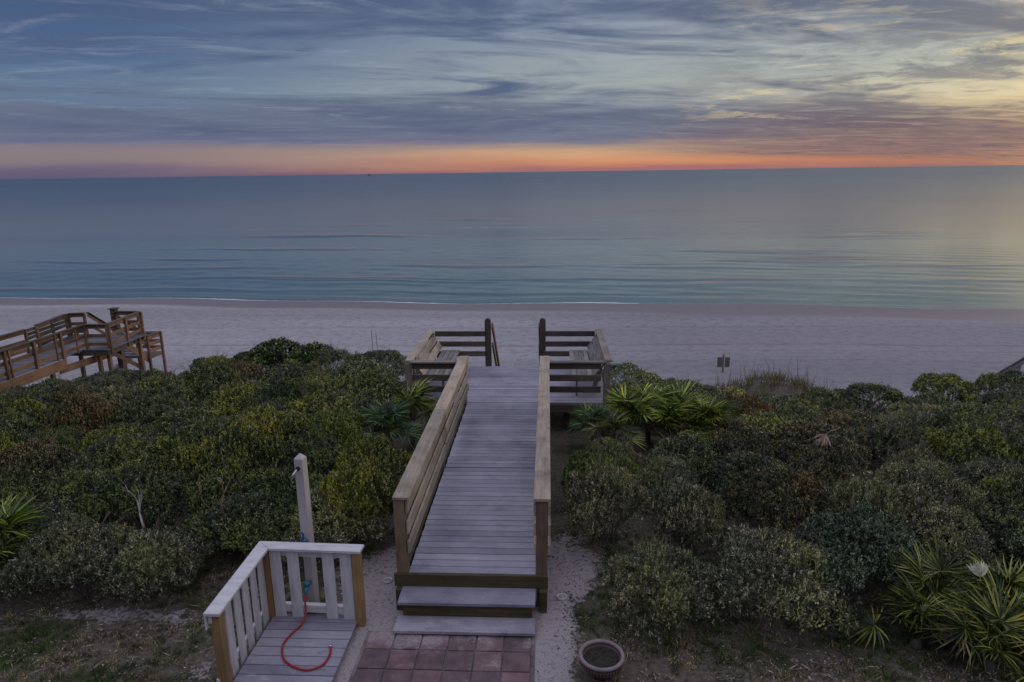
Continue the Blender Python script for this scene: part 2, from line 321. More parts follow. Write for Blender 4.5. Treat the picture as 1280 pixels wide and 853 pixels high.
def lathe(profile, n=28, top_closed=False):
    V, Fc = [], []
    for r, z in profile:
        for k in range(n): a = 2*math.pi*k/n; V.append((r*math.cos(a), r*math.sin(a), z))
    for i in range(len(profile)-1):
        for k in range(n): Fc.append((i*n+k, i*n+(k+1)%n, (i+1)*n+(k+1)%n, (i+1)*n+k))
    if top_closed: Fc.append(tuple((len(profile)-1)*n+k for k in range(n)))
    return mesh_from('turned', V, Fc)
def tube_data(pts, radii, n=7, V=None, Fc=None):
    V = [] if V is None else V; Fc = [] if Fc is None else Fc
    pts = [Vector(p) for p in pts]; base = len(V); a = Vector((0.3,0.2,1)).normalized()
    for i, p in enumerate(pts):
        t = (pts[min(i+1,len(pts)-1)]-pts[max(i-1,0)]).normalized()
        s = t.cross(a); s = s.normalized() if s.length > 1e-3 else Vector((1,0,0)); q = t.cross(s)
        for k in range(n):
            an = 2*math.pi*k/n; V.append(p+(s*math.cos(an)+q*math.sin(an))*radii[i])
    for i in range(len(pts)-1):
        for k in range(n): Fc.append((base+i*n+k, base+i*n+(k+1)%n, base+(i+1)*n+(k+1)%n, base+(i+1)*n+k))
    Fc.append(tuple(base+k for k in reversed(range(n)))); Fc.append(tuple(base+(len(pts)-1)*n+k for k in range(n)))
    return V, Fc
def spline(pts, k=6):
    P = [Vector(p) for p in pts]; out = []
    for i in range(len(P)-1):
        p0, p1, p2, p3 = P[max(i-1,0)], P[i], P[i+1], P[min(i+2,len(P)-1)]
        for j in range(k):
            t = j/k
            out.append(0.5*((2*p1)+(-p0+p2)*t+(2*p0-5*p1+4*p2-p3)*t*t+(-p0+3*p1-3*p2+p3)*t**3))
    out.append(P[-1]); return out

# ------------------------------------------------------------------ terrain
def sstep(a, b, x):
    t = np.clip((x-a)/(b-a), 0, 1); return t*t*(3-2*t)
def shore(x):
    x = np.asarray(x, float); xc = np.clip(x, -3000, 3000)
    return (61.5-0.062*(xc+3.3)-0.02*np.minimum(xc+10, 0)*(-1)*(-1) + 0.45*np.sin(x/8.5)+0.28*np.sin(x/3.1+1.0)+0.5*np.sin(x/23+2)*np.minimum(1,np.abs(x)/20))
SEA = -6.5
def ground(x, y):
    x = np.asarray(x, float); y = np.asarray(y, float)
    yy = y
    z = -0.35*sstep(8.5, 17, yy) - 1.75*sstep(17.5, 23.5, yy) - 2.9*sstep(22.5, 31.5, yy)
    z = z - 0.22*(1-sstep(-5, -3, x))*sstep(12.5, 16, y)*(1-sstep(24, 31, y))
    out = (1-sstep(-13.5, -8.5, x))*1.3 + 0.98*sstep(-1.2, 4.2, x)-0.12*sstep(9.5, 13, x)
    z = z - out*sstep(12, 17, y)*(1-sstep(24, 31, y))
    z = z + 1.1*np.exp(-((x+14.6)**2/5+(y-22.3)**2/4))
    z = z - 0.38*np.exp(-((x-6.6)**2/7+(y-17.0)**2/7))
    z = z + 1.0*np.exp(-((x-7.7)**2/4.5+(y-23.0)**2/3.0))
    z = z + 0.13*np.sin(x*0.55+1)*np.sin(y*0.5)*sstep(9, 12, y)*(1-sstep(28, 33, y))
    z = z + 0.10*np.sin(x*0.21+y*0.13)*sstep(31, 36, y)
    z = z + 0.018*np.sin(x*2.1+0.6*y)*np.sin(y*1.7+1.1)*sstep(2, 4, np.abs(x+1)) * (1-sstep(28, 33, y))
    ys = shore(x); d = ys - y
    zb = SEA + 0.055*np.clip(d, 0, 4) + 0.11*np.clip(d-4, 0, 6.5) + 0.014*np.clip(d-10.5, 0, 25)
    zb = np.where(d < 0, SEA + 0.09*np.maximum(d, -30), zb)
    k = sstep(33, 47, y)
    return z*(1-k)+zb*k
def nonuni(fine0, fine1, step, lo, hi, g=1.18):
    xs = list(np.arange(fine0, fine1+1e-6, step)); s = step; x = xs[-1]
    while x < hi: s *= g; x += s; xs.append(x)
    s = step; x = xs[0]; pre = []
    while x > lo: s *= g; x -= s; pre.append(x)
    return np.array(pre[::-1]+xs)
def grid_obj(name, xs, ys, zf, m):
    X, Y = np.meshgrid(xs, ys); Z = zf(X, Y)
    V = np.stack([X, Y, Z], -1).reshape(-1, 3); nx, ny = len(xs), len(ys)
    i = (np.arange(ny-1)[:,None]*nx+np.arange(nx-1)[None,:]).reshape(-1)
    Fc = np.stack([i, i+1, i+nx+1, i+nx], -1)
    me = bpy.data.meshes.new(name); me.vertices.add(len(V)); me.vertices.foreach_set('co', V.reshape(-1))
    me.loops.add(Fc.size); me.loops.foreach_set('vertex_index', Fc.reshape(-1).astype(np.int32))
    me.polygons.add(len(Fc)); me.polygons.foreach_set('loop_start', np.arange(0, Fc.size, 4, dtype=np.int32))
    me.polygons.foreach_set('use_smooth', np.ones(len(Fc), bool))
    me.update(); me.validate()
    o = bpy.data.objects.new(name, me); COL.objects.link(o); me.materials.append(m); WM[o] = Matrix.Identity(4)
    o['kind'] = 'structure'
    return o, X, Y, Z
def fattr(me, name, vals, dom='POINT'):
    a = me.attributes.new(name, 'FLOAT', dom); a.data.foreach_set('value', np.ascontiguousarray(vals, dtype=np.float32).reshape(-1))

def _ground(t, b):
    P = t.node('ShaderNodeNewGeometry').outputs['Position']
    sand = t.node('ShaderNodeAttribute', attribute_name='sand').outputs['Fac']
    wet = t.node('ShaderNodeAttribute', attribute_name='wet').outputs['Fac']
    beach = t.node('ShaderNodeAttribute', attribute_name='beach').outputs['Fac']
    n = t.noise(P, 1.4, 8, 0.7); nf = t.noise(P, 16, 6, 0.7); nn = t.noise(P, 70, 4, 0.7)
    mask = t.maprange(t.math('ADD', sand, t.math('MULTIPLY', t.math('SUBTRACT', t.math('ADD', t.math('MULTIPLY', n, 0.55), t.math('MULTIPLY', nf, 0.45)), 0.5), 3.6)), 0.38, 0.58, smooth=True)
    sc = t.mix(t.maprange(nf, 0.3, 0.7), (0.30,0.25,0.27,1), (0.44,0.38,0.40,1))
    sc = t.mix(t.math('MULTIPLY', t.maprange(t.math('ADD', t.math('MULTIPLY', nn, 0.5), t.math('MULTIPLY', nf, 0.5)), 0.50, 0.57), t.maprange(beach, 0, 1, 0.7, 0.0)), sc, (0.09,0.07,0.06,1))
    soil = t.mix(t.maprange(t.math('ADD', t.math('MULTIPLY', nf, 0.5), t.math('MULTIPLY', nn, 0.5)), 0.38, 0.62), (0.045,0.038,0.030,1), (0.19,0.155,0.125,1))
    soil = t.mix(t.maprange(t.noise(P, 1.1, 5), 0.5, 0.68, smooth=True), soil, (0.035,0.042,0.018,1))
    # beach: long bands left by the tide and by wheels, footprints in between
    px, py, pz = t.sep(P)
    big = t.noise(t.comb(t.math('MULTIPLY', px, 0.012), t.math('MULTIPLY', py, 0.16), 0), 1.0, 4, 0.5)
    tr = t.math('ADD', py, t.math('MULTIPLY', t.noise(t.comb(t.math('MULTIPLY', px, 0.03), 0, 0), 1.0, 3), 3.0))
    def line(c, wdt): return t.maprange(t.math('ABSOLUTE', t.math('SUBTRACT', tr, c)), 0.0, wdt, 1.0, 0.0)
    lines = t.math('ADD', t.math('ADD', line(42.4, 0.45), t.math('MULTIPLY', line(40.6, 0.22), 0.8)), t.math('ADD', t.math('MULTIPLY', line(38.0, 0.28), 0.8), t.math('MULTIPLY', line(36.9, 0.2), 0.6)))
    lines = t.math('ADD', lines, t.math('MULTIPLY', line(48.5, 0.5), 0.5))
    lines = t.math('MULTIPLY', lines, t.maprange(t.noise(t.comb(t.math('MULTIPLY', px, 0.15), py, 0), 1.0, 3), 0.35, 0.55))
    bc = t.mix(t.maprange(big, 0.35, 0.65), (0.30,0.28,0.30,1), (0.39,0.36,0.385,1))
    bc = t.mix(t.math('MULTIPLY', lines, 0.55), bc, (0.14,0.12,0.14,1))
    foot = t.noise(t.comb(px, t.math('MULTIPLY', py, 1.0), 0), 1.7, 5, 0.75, 0.3)
    bc = t.mix(t.math('MULTIPLY', t.maprange(foot, 0.48, 0.62), 0.6), bc, (0.19,0.165,0.20,1))
    wr = t.math('MULTIPLY', t.maprange(t.math('ABSOLUTE', t.math('SUBTRACT', tr, t.math('ADD', 52.0, t.math('MULTIPLY', t.noise(t.comb(t.math('MULTIPLY', px, 0.12), 4, 0), 1.0, 4), 2.5)))), 0.0, 0.5, 1.0, 0.0), t.maprange(t.noise(P, 2.6, 5, 0.8), 0.52, 0.62))
    bc = t.mix(t.math('MULTIPLY', wr, 0.6), bc, (0.10,0.085,0.08,1))
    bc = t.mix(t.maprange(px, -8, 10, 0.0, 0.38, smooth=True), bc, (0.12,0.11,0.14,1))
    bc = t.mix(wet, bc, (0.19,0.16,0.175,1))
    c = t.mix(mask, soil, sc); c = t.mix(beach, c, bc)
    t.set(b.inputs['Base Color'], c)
    t.set(b.inputs['Roughness'], t.maprange(wet, 0, 1, 0.95, 0.6))
    h = t.math('ADD', t.math('MULTIPLY', nf, 0.5), t.math('MULTIPLY', nn, 0.15))
    h2 = t.math('SUBTRACT', t.math('MULTIPLY', foot, 3.0), lines)
    hh = t.math('ADD', t.math('MULTIPLY', h, t.math('SUBTRACT', 1.0, beach)), t.math('MULTIPLY', t.math('MULTIPLY', h2, beach), t.math('SUBTRACT', 1.0, wet)))
    bump(t, b, hh, 0.6, 0.05)
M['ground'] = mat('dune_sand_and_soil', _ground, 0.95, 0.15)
def pfunc(X, Y):
    s = np.exp(-(np.maximum(np.abs(X+1.12)-1.10, 0)/0.36)**2)*(1-sstep(7.6, 9.6, Y))*1.0
    s = np.maximum(s, np.exp(-((X-0.3)**2/0.16+(Y-8.2)**2/0.9)))
    s = np.maximum(s, 0.62*np.exp(-((X+5.2)**2/1.3+(Y-7.0)**2/0.05)))
    s = np.maximum(s, 0.55*np.exp(-((X+3.75)**2/0.08+(Y-6.0)**2/0.5)))
    s = np.maximum(s, 0.68*np.exp(-((X+2.35)**2/0.5+(Y-8.0)**2/0.5)))
    return np.maximum(s, sstep(21, 26, Y))
gx = nonuni(-14, 14, 0.14, -4000, 4000, 1.12)
gy = np.concatenate([np.array([-400,-200,-100,-50,-25,-12,-6,-2,0,1,2,3,3.6]), np.arange(4, 20, 0.14), np.arange(20, 32, 0.3), np.arange(32, 75, 0.5), np.array([78,82,90,100,120,160])])
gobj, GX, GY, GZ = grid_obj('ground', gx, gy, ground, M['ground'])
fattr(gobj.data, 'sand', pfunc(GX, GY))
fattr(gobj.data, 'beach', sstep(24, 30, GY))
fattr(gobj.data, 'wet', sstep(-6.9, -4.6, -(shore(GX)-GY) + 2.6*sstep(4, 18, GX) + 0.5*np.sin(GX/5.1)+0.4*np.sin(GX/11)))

# ------------------------------------------------------------------ sea
def _sea(t, b):
    P = t.node('ShaderNodeNewGeometry').outputs['Position']; px, py, pz = t.sep(P)
    dist = t.math('SUBTRACT', py, 58.0)
    lx = t.math('LOGARITHM', t.math('MAXIMUM', dist, 1.0), 10.0)
    c = t.ramp(t.math('DIVIDE', lx, 4.0), [(0, (0.08,0.165,0.16,1)), (0.28, (0.08,0.145,0.155,1)), (0.42, (0.12,0.17,0.175,1)), (0.54, (0.10,0.13,0.145,1)), (0.64, (0.025,0.07,0.11,1)), (1, (0.014,0.045,0.09,1))])
    pn = t.noise(t.comb(t.math('MULTIPLY', px, 0.006), t.math('MULTIPLY', lx, 5.0), 0), 1.0, 5, 0.6)
    c = t.mix(t.maprange(px, -60, 30, 0.35, 0.0, smooth=True), c, (0.01,0.04,0.09,1))
    c = t.mix(t.maprange(pn, 0.45, 0.7, smooth=True), c, t.mix(0.5, c, (0.02,0.04,0.07,1)))
    t.set(b.inputs['Base Color'], c)
    b.inputs['IOR'].default_value = 1.33
    w1 = t.noise(t.vscale(P, (0.22, 0.9, 1)), 1.0, 6, 0.6, 0.4)
    w2 = t.noise(t.vscale(P, (0.05, 0.20, 1)), 1.0, 5, 0.6, 0.6)
    w3 = t.noise(t.comb(t.math('MULTIPLY', px, 0.008), t.math('MULTIPLY', py, 0.05), 0), 1.0, 5, 0.6, 0.4)
    h = t.math('ADD', t.math('MULTIPLY', w1, 0.16), t.math('ADD', t.math('MULTIPLY', w2, 0.6), t.math('MULTIPLY', w3, 1.5)))
    t.set(b.inputs['Normal'], t.node('ShaderNodeBump', {'Height': h, 'Strength': t.ramp(t.math('DIVIDE', lx, 4.0), [(0.3, (0.2,)*3+(1,)), (0.5, (0.10,)*3+(1,)), (0.62, (0.16,)*3+(1,)), (0.76, (0.6,)*3+(1,)), (1, (0.8,)*3+(1,))]), 'Distance': 0.4}).outputs[0])
    t.set(b.inputs['Roughness'], t.maprange(lx, 1.6, 3.0, 0.10, 0.30))
M['sea'] = mat('calm_gulf_water', _sea, 0.3, 0.5)
def seaz(X, Y):
    d = Y-shore(X)
    sw = np.zeros_like(X)
    rg = np.random.default_rng(21)
    cen = 1.6+0.5*np.sin(X/13)+0.3*np.sin(X/5.1+1); u = (d-cen)/0.55
    sw += 0.17*np.clip(0.45+0.6*np.sin(X/19+2.4)+0.3*np.sin(X/7), 0, 1)*np.exp(-np.where(u < 0, u*u*1.8, u*u*0.5))
    for i in range(46):
        dd = 5+110*rg.random()**1.5; cx = rg.uniform(-80, 62); ln = rg.uniform(5, 22); wd = 0.6+dd*0.022; a = rg.uniform(0.03, 0.13)
        u = (d-dd-0.02*(X-cx)*rg.normal()-0.5*np.sin(X/6+i))/wd
        sw += a*np.exp(-((X-cx)/ln)**2)*np.exp(-np.where(u < 0, u*u*1.8, u*u*0.5))
    sw += 0.012*np.sin(X*0.9+Y*0.5)*np.sin(Y*1.3-0.3*X)*sstep(1, 6, d)
    return SEA + sw*sstep(-1.0, 1.2, d)
sx = nonuni(-75, 60, 0.5, -90000, 90000, 1.12)
sy = np.concatenate([np.arange(52, 110, 0.22), np.arange(110, 190, 0.8), 190*1.05**np.arange(0, 128)])
sobj, SX, SY, SZ = grid_obj('sea', sx, sy, seaz, M['sea'])
def _foam(t, b):
    P = t.node('ShaderNodeNewGeometry').outputs['Position']
    t.set(b.inputs['Base Color'], t.mix(t.noise(P, 3, 5), (0.8,0.78,0.80,1), (0.5,0.46,0.48,1)))
M['foam'] = mat('foam_white', _foam, 0.8)
xs = np.arange(-75, 60, 0.25); V = []; Fc = []
for i, x in enumerate(xs):
    wv = 0.12+0.55*max(0, mnoise.noise((x*0.11, 0, 0))+0.15)+0.25*abs(mnoise.noise((x*0.9, 3, 0)))
    if x > 8: wv *= 0.25
    y0 = float(shore(x))-0.35+0.12*mnoise.noise((x*0.7, 9, 0))
    for k in range(3):
        y = y0+wv*(k/2.0)
        V.append((x, y, max(float(ground(x, y)), float(seaz(np.array(x), np.array(y))))+0.012))
for i in range(len(xs)-1):
    for k in range(2): Fc.append((i*3+k, i*3+3+k, i*3+4+k, i*3+k+1))
fo = meshobj('foam', mesh_from('foam', V, Fc), M['foam']); fo['kind'] = 'structure'

# ------------------------------------------------------------------ our boardwalk
DZ = 0.45; SEAM1, SEAM2, FAR = 10.38, 13.66, 16.42; Y0 = 7.33
bw = thing('boardwalk', 'long grey plank boardwalk with wooden railings running straight to the beach', 'boardwalk', (-0.93, Y0, 0))
def deck_run(x0, x1, y0, y1, name='deck_board', m=None, pitch=0.142, gap=0.011, th=0.032, parent=bw, z=DZ):
    n = max(1, round((y1-y0)/pitch)); p = (y1-y0)/n
    for i in range(n):
        yc = y0+(i+0.5)*p; j = random.uniform(-0.0025, 0.0025)
        beam(name, (x0+random.uniform(-.006,.006), yc, z-th/2+j), (x1+random.uniform(-.006,.006), yc, z-th/2+j*0.6), p-gap, th, m or M['deck'], parent, bev=0.004)
deck_run(-1.70, -0.15, Y0, SEAM1-0.012); deck_run(-1.70, -0.15, SEAM1+0.008, SEAM2-0.012); deck_run(-2.93, 1.26, SEAM2+0.006, FAR, pitch=0.143, gap=0.008)
# framing below
for x in (-1.76, -0.93, -0.09):
    beam('stringer', (x, Y0+0.03, 0.33), (x, SEAM2, 0.33), 0.045, 0.17, M['mossy'], bw)
beam('fascia_board', (-1.87, Y0-0.024, 0.365), (-0.002, Y0-0.024, 0.365), 0.045, 0.165, M['mossy'], bw)
beam('fascia_board', (0.0, SEAM2-0.026, 0.33), (1.27, SEAM2-0.026, 0.33), 0.04, 0.16, M['raildark'], bw)
beam('fascia_board', (-2.95, SEAM2-0.026, 0.33), (-1.86, SEAM2-0.026, 0.33), 0.04, 0.16, M['raildark'], bw)
for x in (-2.96, 1.29):
    beam('fascia_board', (x, SEAM2, 0.33), (x, FAR, 0.33), 0.04, 0.16, M['raildark'], bw)
beam('fascia_board', (-2.94, FAR+0.022, 0.33), (1.27, FAR+0.022, 0.33), 0.04, 0.16, M['raildark'], bw)
# steps down to the pavers
beam('stair_tread', (-1.77, 7.13, 0.265), (-0.15, 7.13, 0.265), 0.335, 0.04, M['deck'], bw)
beam('stair_riser', (-1.72, 7.03, 0.155), (-0.19, 7.03, 0.155), 0.04, 0.175, M['mossy'], bw)
beam('stair_tread', (-1.78, 6.86, 0.065), (-0.15, 6.86, 0.065), 0.28, 0.04, M['deck'], bw)
post('post', -0.06, 7.26, -0.1, 0.28, 0.09, M['mossy'], bw); post('post', -1.80, 7.26, -0.1, 0.28, 0.09, M['mossy'], bw)
# ramp railings
for side, xp, xb, xo in ((-1, -1.775, -1.685, None), (1, -0.075, -0.155, 0.012)):
    for k, y in enumerate((Y0+0.065, SEAM1, SEAM2-0.02)):
        post('post', xp, y, -0.8 if k else -0.1, 1.415, 0.13, M['post'] if k == 0 else M['railgrey'], bw)
    for (ya, yb) in ((Y0-0.02, SEAM1+0.02), (SEAM1+0.026, SEAM2+0.06)):
        beam('cap_board', (xp+0.03*(side < 0)+0.005*(side > 0), ya, 1.435), (xp+0.03*(side < 0)+0.005*(side > 0), yb, 1.435), 0.20, 0.038, M['rail'], bw)
        for z in (1.305, 1.04, 0.775):
            beam('rail_board', (xb, ya+0.03, z), (xb, yb-0.01, z), 0.03, 0.165, M['rail'], bw)
            if xo: beam('rail_board', (xo, ya+0.03, z-0.01), (xo, yb-0.01, z-0.01), 0.034, 0.14, M['rail'], bw)
# viewing platform: low rails, posts
def plat_rails(y, xa, xb, parent=bw, top=1.335):
    for i, z in enumerate((top-0.065, top-0.325, top-0.575)):
        beam('rail_board', (xa, y, z), (xb, y, z), 0.04, 0.13, M['raildark'], parent)
plat_rails(SEAM2+0.0, -2.85, -1.86, top=1.315); plat_rails(SEAM2+0.0, 0.03, 1.10, top=1.315)
plat_rails(FAR-0.02, -2.80, -1.56, top=1.355); plat_rails(FAR-0.02, -0.10, 1.15, top=1.355)
beam('cap_board', (-2.90, SEAM2-0.01, 1.335), (-1.88, SEAM2-0.01, 1.335), 0.13, 0.034, M['railgrey'], bw)
beam('cap_board', (0.05, SEAM2-0.01, 1.335), (1.20, SEAM2-0.01, 1.335), 0.13, 0.034, M['railgrey'], bw)
for x, y in ((-2.91, SEAM2), (1.22, SEAM2), (-2.88, FAR-0.05), (1.24, FAR-0.05)):
    post('post', x, y, -1.2, 1.31, 0.13, M['railgrey'], bw)
for x in (-2.2, 0.4): post('post', x, SEAM2+0.3, -0.6, 0.25, 0.12, M['mossy'], bw)
# round-topped posts at the head of the stairs
def round_post(x, y, z0, z1, s):
    bm = bmesh.new(); h = s/2; prof = [(-h, 0)]
    prof = [(-h, z0), (h, z0), (h, z1-h)] + [(h*math.cos(a), z1-h+h*math.sin(a)) for a in [math.pi*k/8 for k in range(1, 8)]] + [(-h, z1-h)]
    vs1 = [bm.verts.new((px_, -h, pz_)) for px_, pz_ in prof]; vs2 = [bm.verts.new((px_, h, pz_)) for px_, pz_ in prof]
    bm.faces.new(vs1); bm.faces.new(vs2[::-1]); n = len(prof)
    for i in range(n): bm.faces.new((vs1[(i+1)%n], vs1[i], vs2[i], vs2[(i+1)%n]))
    bmesh.ops.bevel(bm, geom=[e for e in bm.edges if abs(e.verts[0].co.y-e.verts[1].co.y) < 1e-6], offset=0.012, segments=2, affect='EDGES')
    bmesh.ops.recalc_face_normals(bm, faces=bm.faces)
    me = bpy.data.meshes.new('post'); bm.to_mesh(me); bm.free()
    return meshobj('post', me, M['raildark'], bw, Matrix.Translation((x, y, 0)))
round_post(-1.49, 16.5, -1.5, 1.66, 0.15); round_post(-0.13, 16.5, -1.5, 1.66, 0.15)
# stairs down to the beach
sl = 0.80
for x, y_ in ((-1.385, 16.5), (-0.215, 16.5)):
    beam('handrail', (x, 16.56, 1.47), (x, 22.6, 1.47-sl*6.04), 0.04, 0.14, M['cedar'], bw)
    beam('handrail', (x, 16.58, 0.98), (x, 22.6, 0.98-sl*6.02), 0.04, 0.11, M['cedar'], bw)
    beam('stringer', (x-0.03, FAR+0.05, 0.22), (x-0.03, 22.9, 0.22-sl*6.43), 0.045, 0.26, M['railgrey'], bw)
    for yp in (18.5, 20.5, 22.5): post('post', x-0.06, yp, 1.45-sl*(yp-16.5)-2.4, 1.43-sl*(yp-16.5), 0.1, M['railgrey'], bw)
k = 0
while True:
    yt = FAR+0.2+k*0.235; zt = 0.45-0.188*(k+1)
    if yt > 22.8: break
    beam('stair_tread', (-1.36, yt, zt), (-0.24, yt, zt), 0.25, 0.035, M['deck'], bw); k += 1
# built-in benches
for s, lab in ((-1, 'left'), (1, 'right')):
    cx = -0.83
    X = lambda v: cx + s*v
    be = sub('bench', bw, (X(1.6), 15, DZ))
    for i in range(4):
        xx = X(1.40+i*0.112); beam('seat_board', (xx, 14.0, 0.885), (xx, 16.3, 0.885), 0.102, 0.034, M['bench'], be)
    p0, p1 = Vector((X(1.80), 0, 0.96)), Vector((X(2.03), 0, 1.31)); dv = (p1-p0)
    n = Vector((dv.z, 0, -dv.x)).normalized()
    for i in range(2):
        c = p0+dv*(0.22+0.5*i)
        beam('back_board', (c.x, 13.80, c.z), (c.x, 16.34, c.z), 0.034, 0.175, M['rail'] if s < 0 else M['bench'], be, up=dv.normalized())
    beam('back_cap', (X(2.085), 13.66, 1.352), (X(2.075), 16.47, 1.372), 0.165, 0.034, M['rail'] if s < 0 else M['railgrey'], be)
    for yy in (14.15, 16.15):
        beam('bench_leg', (X(1.45), yy, DZ), (X(1.45), yy, 0.866), 0.09, 0.04, M['railgrey'], be, up=(1,0,0))
        beam('bench_support', (X(1.38), yy+0.05, 0.82), (X(1.85), yy+0.05, 0.82), 0.04, 0.09, M['railgrey'], be)
        beam('bench_support', (X(1.80), yy+0.05, 0.5), (X(2.02), yy+0.05, 1.28), 0.04, 0.09, M['railgrey'], be, up=(1,0,0))

# ------------------------------------------------------------------ pavers
patio = bpy.data.objects.new('paved_path', box_mesh(1.95, 2.9, 0.05, 0)); COL.objects.link(patio)
patio['kind'] = 'structure'; reg(patio, None, Matrix.Translation((-1.12, 5.36, -0.018)))
patio.data = patio.data.copy(); patio.data.materials.append(simple('joint_sand', (0.05,0.04,0.04,1), (0.25,0.21,0.22,1), 3, 0.95))
S = 0.312
for r in range(9):
    for c in range(6):
        x = -2.06+(c+0.5)*S; y = 6.80-(r+0.5)*S
        meshobj('paver', box_mesh(S-0.014, S-0.014, 0.05, 0.006), M['paver'], patio,
                Matrix.Translation((x+random.uniform(-.003,.003), y+random.uniform(-.003,.003), 0.001+random.uniform(-.003,.003))) @ Matrix.Rotation(random.uniform(-.012,.012), 4, 'Z') @ Matrix.Rotation(random.uniform(-.008,.008), 4, 'X'))

# ------------------------------------------------------------------ outdoor shower
PZ = 0.075
sd_ = thing('shower_platform', 'low grey plank floor inside the white picket screen, red hose lying on it', 'deck', (-2.75, 6.2, 0))
for i in range(16):
    yc = 6.93-0.145*i
    beam('deck_board', (-3.27, yc, PZ-0.016), (-2.24, yc, PZ-0.016), 0.134, 0.032, M['deck'], sd_)
for x in (-3.2, -2.30): beam('joist', (x, 4.7, 0.02), (x, 6.98, 0.02), 0.045, 0.075, M['mossy'], sd_)
fe = thing('picket_screen', 'white picket shower screen with flat top cap and yellow timber corner posts', 'fence', (-2.8, 7.0, 0))
TZ = 1.0
post('post', -3.305, 5.80, -0.1, TZ-0.035, 0.10, M['treated'], fe); post('post', -3.30, 6.985, -0.1, TZ-0.035, 0.10, M['treated'], fe)
post('post', -2.205, 6.93, -0.1, TZ-0.035, 0.10, M['treated'], fe)
# cap, mitred at the corner
def cap_poly(pts, z, th):
    bm = bmesh.new(); a = [bm.verts.new((x, y, z)) for x, y in pts]; f = bm.faces.new(a)
    r_ = bmesh.ops.extrude_face_region(bm, geom=[f]); bmesh.ops.translate(bm, vec=(0,0,th), verts=[v for v in r_['geom'] if isinstance(v, bmesh.types.BMVert)])
    bmesh.ops.recalc_face_normals(bm, faces=bm.faces); bmesh.ops.bevel(bm, geom=list(bm.edges), offset=0.004, segments=1, affect='EDGES')
    me = bpy.data.meshes.new('cap'); bm.to_mesh(me); bm.free(); return me
meshobj('top_cap', cap_poly([(-3.39,5.70), (-3.225,5.70), (-3.225,6.905), (-3.39,7.065)], TZ-0.034, 0.034), M['white'], fe, Matrix.Identity(4))
meshobj('top_cap', cap_poly([(-3.388,7.068), (-3.223,6.908), (-2.14,6.865), (-2.13,7.025)], TZ-0.034, 0.034), M['white'], fe, Matrix.Identity(4))
beam('rail', (-3.35, 5.74, 0.905), (-3.35, 7.0, 0.905), 0.035, 0.09, M['white'], fe); beam('rail', (-3.35, 5.74, 0.16), (-3.35, 7.0, 0.16), 0.035, 0.09, M['white'], fe)
beam('rail', (-3.25, 7.01, 0.905), (-2.25, 6.965, 0.905), 0.035, 0.10, M['white'], fe); beam('rail', (-3.25, 7.01, 0.175), (-2.25, 6.965, 0.175), 0.06, 0.10, M['white'], fe)
for i, xc in enumerate((-3.175, -2.965, -2.545, -2.335)):
    beam('picket', (xc, 6.965-0.04*(xc+3.25), 0.07), (xc, 6.965-0.04*(xc+3.25), TZ-0.036), 0.018, 0.135, M['white'], fe, up=(1,0,0))
for i in range(6):
    yc = 6.86-0.205*i
    if yc < 5.85: break
    beam('picket', (-3.318, yc, 0.02), (-3.318, yc, TZ-0.036), 0.135, 0.018, M['white'], fe, up=(1,0,0))
beam('picket', (-3.385, 5.76, 0.80), (-3.385, 5.76, TZ-0.036), 0.09, 0.018, M['white'], fe, up=(1,0,0))
# shower post
sp = thing('shower_post', 'tall dull white square shower post with pointed top behind the picket screen', 'shower', (-2.87, 7.22, 0))
bm = bmesh.new(); h = 0.054
lo = [bm.verts.new((a*h, b*h, -0.1)) for a, b in ((-1,-1),(1,-1),(1,1),(-1,1))]
hi = [bm.verts.new((a*h, b*h, 1.99)) for a, b in ((-1,-1),(1,-1),(1,1),(-1,1))]
ap = bm.verts.new((0, 0, 2.05))
for i in range(4):
    bm.faces.new((lo[i], lo[(i+1)%4], hi[(i+1)%4], hi[i])); bm.faces.new((hi[i], hi[(i+1)%4], ap))
bmesh.ops.bevel(bm, geom=list(bm.edges), offset=0.005, segments=2, affect='EDGES')
me = bpy.data.meshes.new('post'); bm.to_mesh(me); bm.free()
SPX, SPY = -2.87, 7.22
meshobj('post', me, M['shower'], sp, Matrix.Translation((SPX, SPY, 0)) @ Matrix.Rotation(R(-12), 4, 'Z'))
def tube(name, pts, r, m, parent=None, n=9, radii=None):
    V, Fc = tube_data(pts, radii or [r]*len(pts), n); return meshobj(name, mesh_from(name, V, Fc), m, parent, Matrix.Identity(4))
sh = tube('shower_head', [(SPX-0.02, SPY-0.05, 1.88), (SPX-0.02, SPY-0.10, 1.875), (SPX-0.035, SPY-0.135, 1.85), (SPX-0.06, SPY-0.165, 1.80)], 0.012, M['metal'], sp, radii=[0.010,0.010,0.014,0.022])
tube('shower_plate', [(SPX-0.015, SPY-0.060, 1.88), (SPX-0.013, SPY-0.072, 1.88)], 0.026, M['black'], sp, 14)
va = tube('valve', [(SPX-0.005, SPY-0.055, 0.97), (SPX-0.008, SPY-0.115, 0.97)], 0.026, M['teal'], sp, 12)
tube('handle', [(SPX-0.045, SPY-0.11, 1.02), (SPX-0.02, SPY-0.13, 0.99), (SPX+0.03, SPY-0.11, 0.955)], 0.014, M['bluepaint'], va, 8)
tube('handle', [(SPX-0.02, SPY-0.10, 0.86), (SPX-0.012, SPY-0.10, 1.06), (SPX-0.03, SPY-0.10, 1.09)], 0.011, M['bluepaint'], va, 8)
fa = tube('faucet', [(SPX+0.0, SPY-0.05, 0.40), (SPX-0.0, SPY-0.14, 0.40), (SPX-0.0, SPY-0.20, 0.385), (SPX-0.0, SPY-0.215, 0.35)], 0.022, M['teal'], sp, 10)
tube('faucet_knob', [(SPX+0.0, SPY-0.15, 0.42), (SPX-0.0, SPY-0.155, 0.455)], 0.032, M['teal'], fa, 12)
